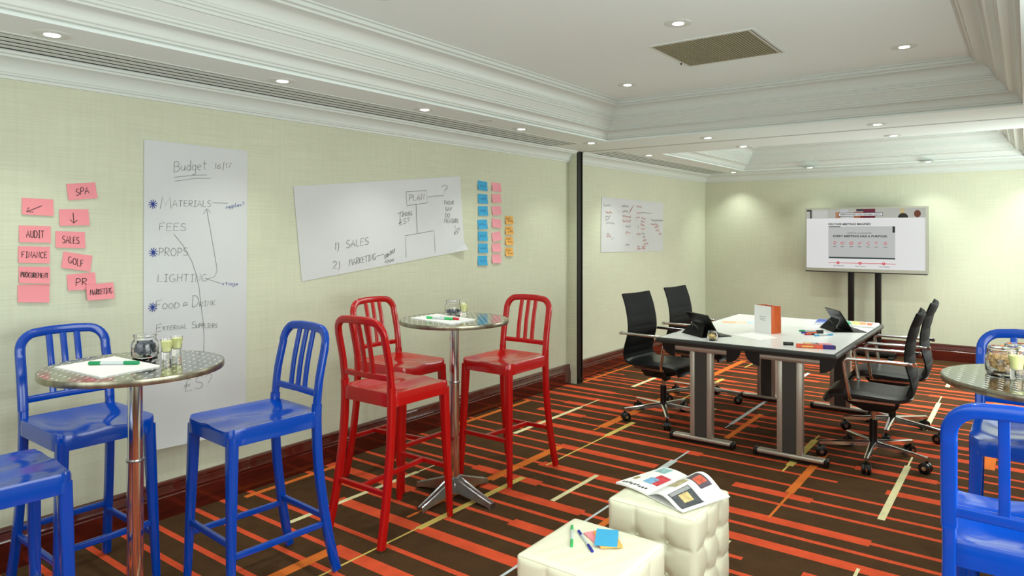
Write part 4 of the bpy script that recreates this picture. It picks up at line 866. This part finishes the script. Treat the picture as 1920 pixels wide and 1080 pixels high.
# on the conference tables
ZD = .7855
def tablet(x, y, rz, label):
    o = thing('tablet', label, 'tablet', (x,y,ZD), rz); o.scale = (1.0,1.25,1.1)      # faces +x' (screen side), seen from behind
    MB().box(-.02,.15,-.12,.12,0,.006).build('keyboard_cover', M_plastic, o, bevel=.002)
    MB().prism([(.045,.006),(-.060,.155),(-.067,.150),(.036,.006)], -.12, .12, 'y').build('tablet_body', M_black, o)
    MB().prism([(.047,.010),(-.055,.152),(-.0545,.1525),(.0478,.0103)], -.112, .112, 'y').build('screen', mat('dim screen',(70,86,92),.15), o)
    st_ = MB(); 
    st_.add([(-.105,-.115,.0),(-.105,.115,.0),(-.036,.062,.085),(-.036,-.062,.085),(-.109,-.115,.002),(-.109,.115,.002),(-.040,.062,.088),(-.040,-.062,.088)],[(0,1,2,3),(7,6,5,4),(0,4,5,1),(1,5,6,2),(2,6,7,3),(3,7,4,0)])
    st_.build('stand_flap', M_mesh, o, smooth=False)
    MB().tube([( -.066-.034*.62*math.sin(q)-.004, .030*math.cos(q), .046+.042*.75*math.sin(q)) for q in [2*PI*i/16 for i in range(16)]], .005, 6, closed=True).build('stand_ring', M_panel, o)
    MB().box(-.110,-.02,-.118,.118,0,.003).build('stand_base', M_mesh, o, smooth=False)
    return o
tablet(1.834,5.218,math.radians(54),'black tablet on folding stand at the left table corner')
tablet(2.632,6.140,math.radians(33),'black tablet on folding stand at the right, before the magazines')
jar(1.990,4.985,ZD,.040,.072,'small glass jar of nuts on the front table edge',mat('cashews',(226,200,120),.6,noise=((60,60,60),.3)),.034,'pale nuts in the small jar on the conference table','nuts','nuts',.0065,90)
# paper bag
bg = thing('paper_bag', 'white paper bag with orange sides standing on the conference tables', 'paper bag', (2.193,5.66,ZD), math.radians(-29))
w2, d2, hb = .090, .052, .215
MB().box(-w2,w2,-d2-.001,-d2,0,hb).build('front_panel', M_sheet, bg, smooth=False); MB().box(-w2,w2,d2,d2+.001,0,hb).build('back_panel', M_sheet, bg, smooth=False)
for s in (-1, 1): MB().add([(s*w2,-d2,0),(s*w2,d2,0),(s*w2,d2*.9,hb),(s*(w2-.018),0,hb),(s*w2,-d2*.9,hb),(s*(w2-.008),0,.05)],[(0,1,5),(0,5,3,4),(5,1,2,3)]).build('side_gusset', M_orange, bg, smooth=False)
MB().box(-w2,w2,-d2,d2,0,.002).build('bottom', M_orange, bg, smooth=False); MB().box(-w2+.002,w2-.002,d2-.003,d2-.0015,.01,hb-.004).build('lining', M_orange, bg, smooth=False)
lb = MB()
for k, (wd, z) in enumerate(((.07,.125),(.06,.110),(.05,.098))): lb.box(-wd/2,wd/2,-d2-.0016,-d2-.0012,z,z+.004)
lb.build('printed_lines', mat('light grey print',(170,172,174),.6), bg, smooth=False)
# pens
pen(2.387,5.84,2.548,5.942,ZD,'green-tipped white marker on the conference table',M_wpl,M_green,M_plastic,.007)
pen(2.428,5.745,2.57,5.845,ZD,'blue and orange marker on the conference table',M_orange,M_bluep,M_plastic,.0065)
pen(2.47,5.67,2.535,5.712,ZD,'short red marker on the conference table',M_redp,M_redp,M_plastic,.0065)
pen(2.549,5.65,2.65,5.796,ZD,'sky blue pen lying at the right of the markers',M_wpl,M_sky,M_sky,.0065)
pen(2.42,5.93,2.53,5.985,ZD,'thin pink pen behind the markers',mat('pink plastic',(226,140,150),.4),M_wpl,M_redp,.004)
bx = thing('marker_box', 'orange and purple marker box on the front table edge', 'box', (2.690,5.075,ZD), math.atan2(.075,.232))
MB().box(-.125,.045,-.016,.016,0,.026).build('carton', mat('orange carton',(224,92,66),.45,noise=((14,60,60),.35)), bx, bevel=.001); MB().box(.045,.118,-.0165,.0165,0,.0265).build('purple_end', mat('purple carton',(62,34,120),.45,noise=((40,60,60),.3)), bx, bevel=.001)
MB().box(.118,.126,-.012,.012,0,.024).build('hang_tab', M_plastic, bx, bevel=.002); MB().box(-.09,-.015,-.0168,-.0162,.008,.018).build('carton_label', mat('yellow print',(246,196,90),.5), bx, smooth=False)
leaf = thing('leaflet', 'pink printed leaflet lying behind the marker box', 'leaflet', (2.665,5.255,ZD+.0002), math.radians(24))
MB().box(-.09,.09,-.06,.06,0,.003).build('page', mat('pink leaflet',(226,150,160),.5), leaf, smooth=False); MB().box(-.088,-.045,-.058,.055,.003,.0035).build('picture', mat('ochre print',(206,180,120),.5,noise=((60,60,60),.4)), leaf, smooth=False); MB().box(-.04,.0,-.058,.055,.003,.0035).build('picture', mat('mono print',(150,150,148),.5,noise=((60,60,60),.5)), leaf, smooth=False)
MB().box(-.008,.004,-.058,.055,.0036,.004).build('stripe', M_plastic, leaf, smooth=False)
er = MB().box(-.034,.034,-.014,.014,0,.02).build('whiteboard_eraser', M_plastic, bevel=.003); er.location = (2.50,5.105,ZD); er.rotation_euler.z = math.radians(20); tag(er, 'small black block left of the marker box', 'eraser')
def magazine(c, z, t, label, m, pics):
    o = thing('magazine', label, 'magazine', (sum(p[0] for p in c)/4, sum(p[1] for p in c)/4, z)); cx, cy = o.location.x, o.location.y
    MB().prism([(p[0]-cx,p[1]-cy) for p in c], 0, t).build('pages', M_sheet, o, smooth=False)
    L_ = [Vector((p[0]-cx,p[1]-cy)) for p in c]
    f_ = lambda u, v: (L_[0]*(1-u)+L_[1]*u)*(1-v)+(L_[3]*(1-u)+L_[2]*u)*v
    for k, (u0,u1,v0,v1,col) in enumerate(pics):
        q = [f_(u0,v0),f_(u1,v0),f_(u1,v1),f_(u0,v1)]
        MB().prism([tuple(p) for p in q], t, t+.0006+.0001*k).build('picture', mat('print', col, .45, noise=((40,40,40),.3)), o, smooth=False)
magazine([(2.505,6.70),(2.835,6.70),(2.845,6.40),(2.61,6.42)], ZD, .012, 'open colourful magazine at the far right table corner', M_sheet, [(.02,.28,.1,.9,(60,160,120)),(.3,.52,.05,.9,(226,210,130)),(.52,.7,.1,.8,(230,150,110)),(.72,.88,.2,.8,(226,120,90))])
magazine([(2.335,6.70),(2.46,6.72),(2.47,6.36),(2.380,6.345)], ZD, .010, 'blue covered magazine behind the right tablet', M_sheet, [(.02,.97,.02,.6,(56,84,170)),(.02,.97,.6,.95,(150,160,200))])
magazine([(1.658,6.072),(1.853,6.196),(1.939,5.995),(1.751,5.894)], ZD, .003, 'pale orange printed leaflet at the left of the bag', M_sheet, [(.02,.55,.05,.8,(232,190,160)),(.55,.95,.05,.8,(232,210,190))])
magazine([(1.855,6.177),(1.91,6.22),(1.97,6.09),(1.915,6.045)], ZD, .003, 'pale blue leaflet just behind the paper bag', M_sheet, [(.05,.95,.05,.95,(190,220,232))])
poly_sheet([(2.10,5.55),(2.35,5.40),(2.28,5.18),(2.02,5.33)], ZD, .002, 'blank white paper sheet in front of the paper bag', M_sheet, 'paper_sheet', 'paper')

# on the ottomans
ZO = .4205
pen(2.412,2.335,2.505,2.182,ZO,'green felt pen on the nearest ottoman',M_wpl,M_green2,M_green2,.0055)
pen(2.456,2.312,2.588,2.193,ZO,'blue felt pen on the nearest ottoman',M_wpl,M_bluep,M_bluep,.0055)
for k, (m, dx, rz, l) in enumerate(((M_pink,-.022,.55,'pink sticky note pad at the bottom of the ottoman stack'),(M_orng,.004,.25,'orange sticky note pad in the middle of the ottoman stack'),(M_cyan,0,-.02,'blue sticky note pad on top of the ottoman stack'))):
    o = MB().box(-.042,.042,-.068,.068,0,.005).build('sticky_pad', m, smooth=False); o.location = (2.582+dx,2.310,ZO+.0052*k); o.rotation_euler.z = math.radians(27)+rz; tag(o, l, 'sticky pad', 'sticky note pads on the ottoman')
mg = thing('magazine', 'open magazine with a curled right page on the farther ottoman', 'magazine', (2.585,2.955,.4235))
O_ = Vector((2.585,2.955,0)); A = [Vector(p)-Vector((2.585,2.955)) for p in ((2.334,2.845),(2.423,3.165),(2.565,3.125),(2.515,2.80))]   # left page: outer-near, outer-far, spine-far, spine-near
Bp = [Vector(p)-Vector((2.585,2.955)) for p in ((2.515,2.80),(2.565,3.125),(2.815,3.00),(2.715,2.715))]
def left(u, v, d=0):
    p = (A[0]*(1-v)+A[1]*v)*(1-u)+(A[3]*(1-v)+A[2]*v)*u; return (p.x, p.y, .010+.012*math.sin(PI*.5*(1-abs(2*u-1)))*.6+d)
def right(u, v, d=0):
    p = (Bp[0]*(1-v)+Bp[1]*v)*(1-u)+(Bp[3]*(1-v)+Bp[2]*v)*u; return (p.x, p.y, .010+.060*math.sin(PI*min(1,u*1.15))**1.2*(.55+.45*v)*(1-.25*u)-.002+d)
MB().sheet(lambda u, v: left(u,v), 14, 8, (0,0,1), .009).build('left_pages', M_sheet, mg, ang=60); MB().sheet(lambda u, v: right(u,v), 20, 8, (0,0,1), .004).build('right_page', M_sheet, mg, ang=60)
def pic(fn, u0, u1, v0, v1, col, nm='picture', ns=.3, d=.0010):
    MB().grid(lambda u, v: fn(u0+(u1-u0)*u, v0+(v1-v0)*v, d), 8, 6).build(nm, mat('print', col, .4, noise=((45,45,45),ns)), mg, fix=False)
pic(left,.12,.52,.74,.95,(150,196,196)); pic(left,.52,.9,.30,.66,(206,60,72)); pic(left,.45,.72,.28,.5,(120,176,214),d=.0014); pic(left,.10,.22,.28,.40,(160,140,70))
for i in range(9): pic(left,.10+i*.085,.15+i*.085,.06+.012*(i%3),.115+.012*(i%3),(40,40,42),'caption',d=.0012)
pic(right,.18,.42,.30,.62,(190,180,140)); pic(right,.30,.68,.66,.92,(92,80,92)); pic(right,.42,.6,.68,.88,(206,96,70),d=.0016); pic(right,.50,.92,.06,.52,(78,82,86)); pic(right,.62,.8,.20,.40,(216,190,130),d=.0016)
for i in range(4): pic(right,.52+.02*i,.54+.02*i-.008,.08,.5,(196,198,198),'caption',.05,d=.0016)
MB().sheet(lambda u, v: (lambda p: (p[0],p[1],.002+.001*u))(right(u*.9,v)), 8, 6, (0,0,1), .002).build('back_cover', M_sheet, mg)
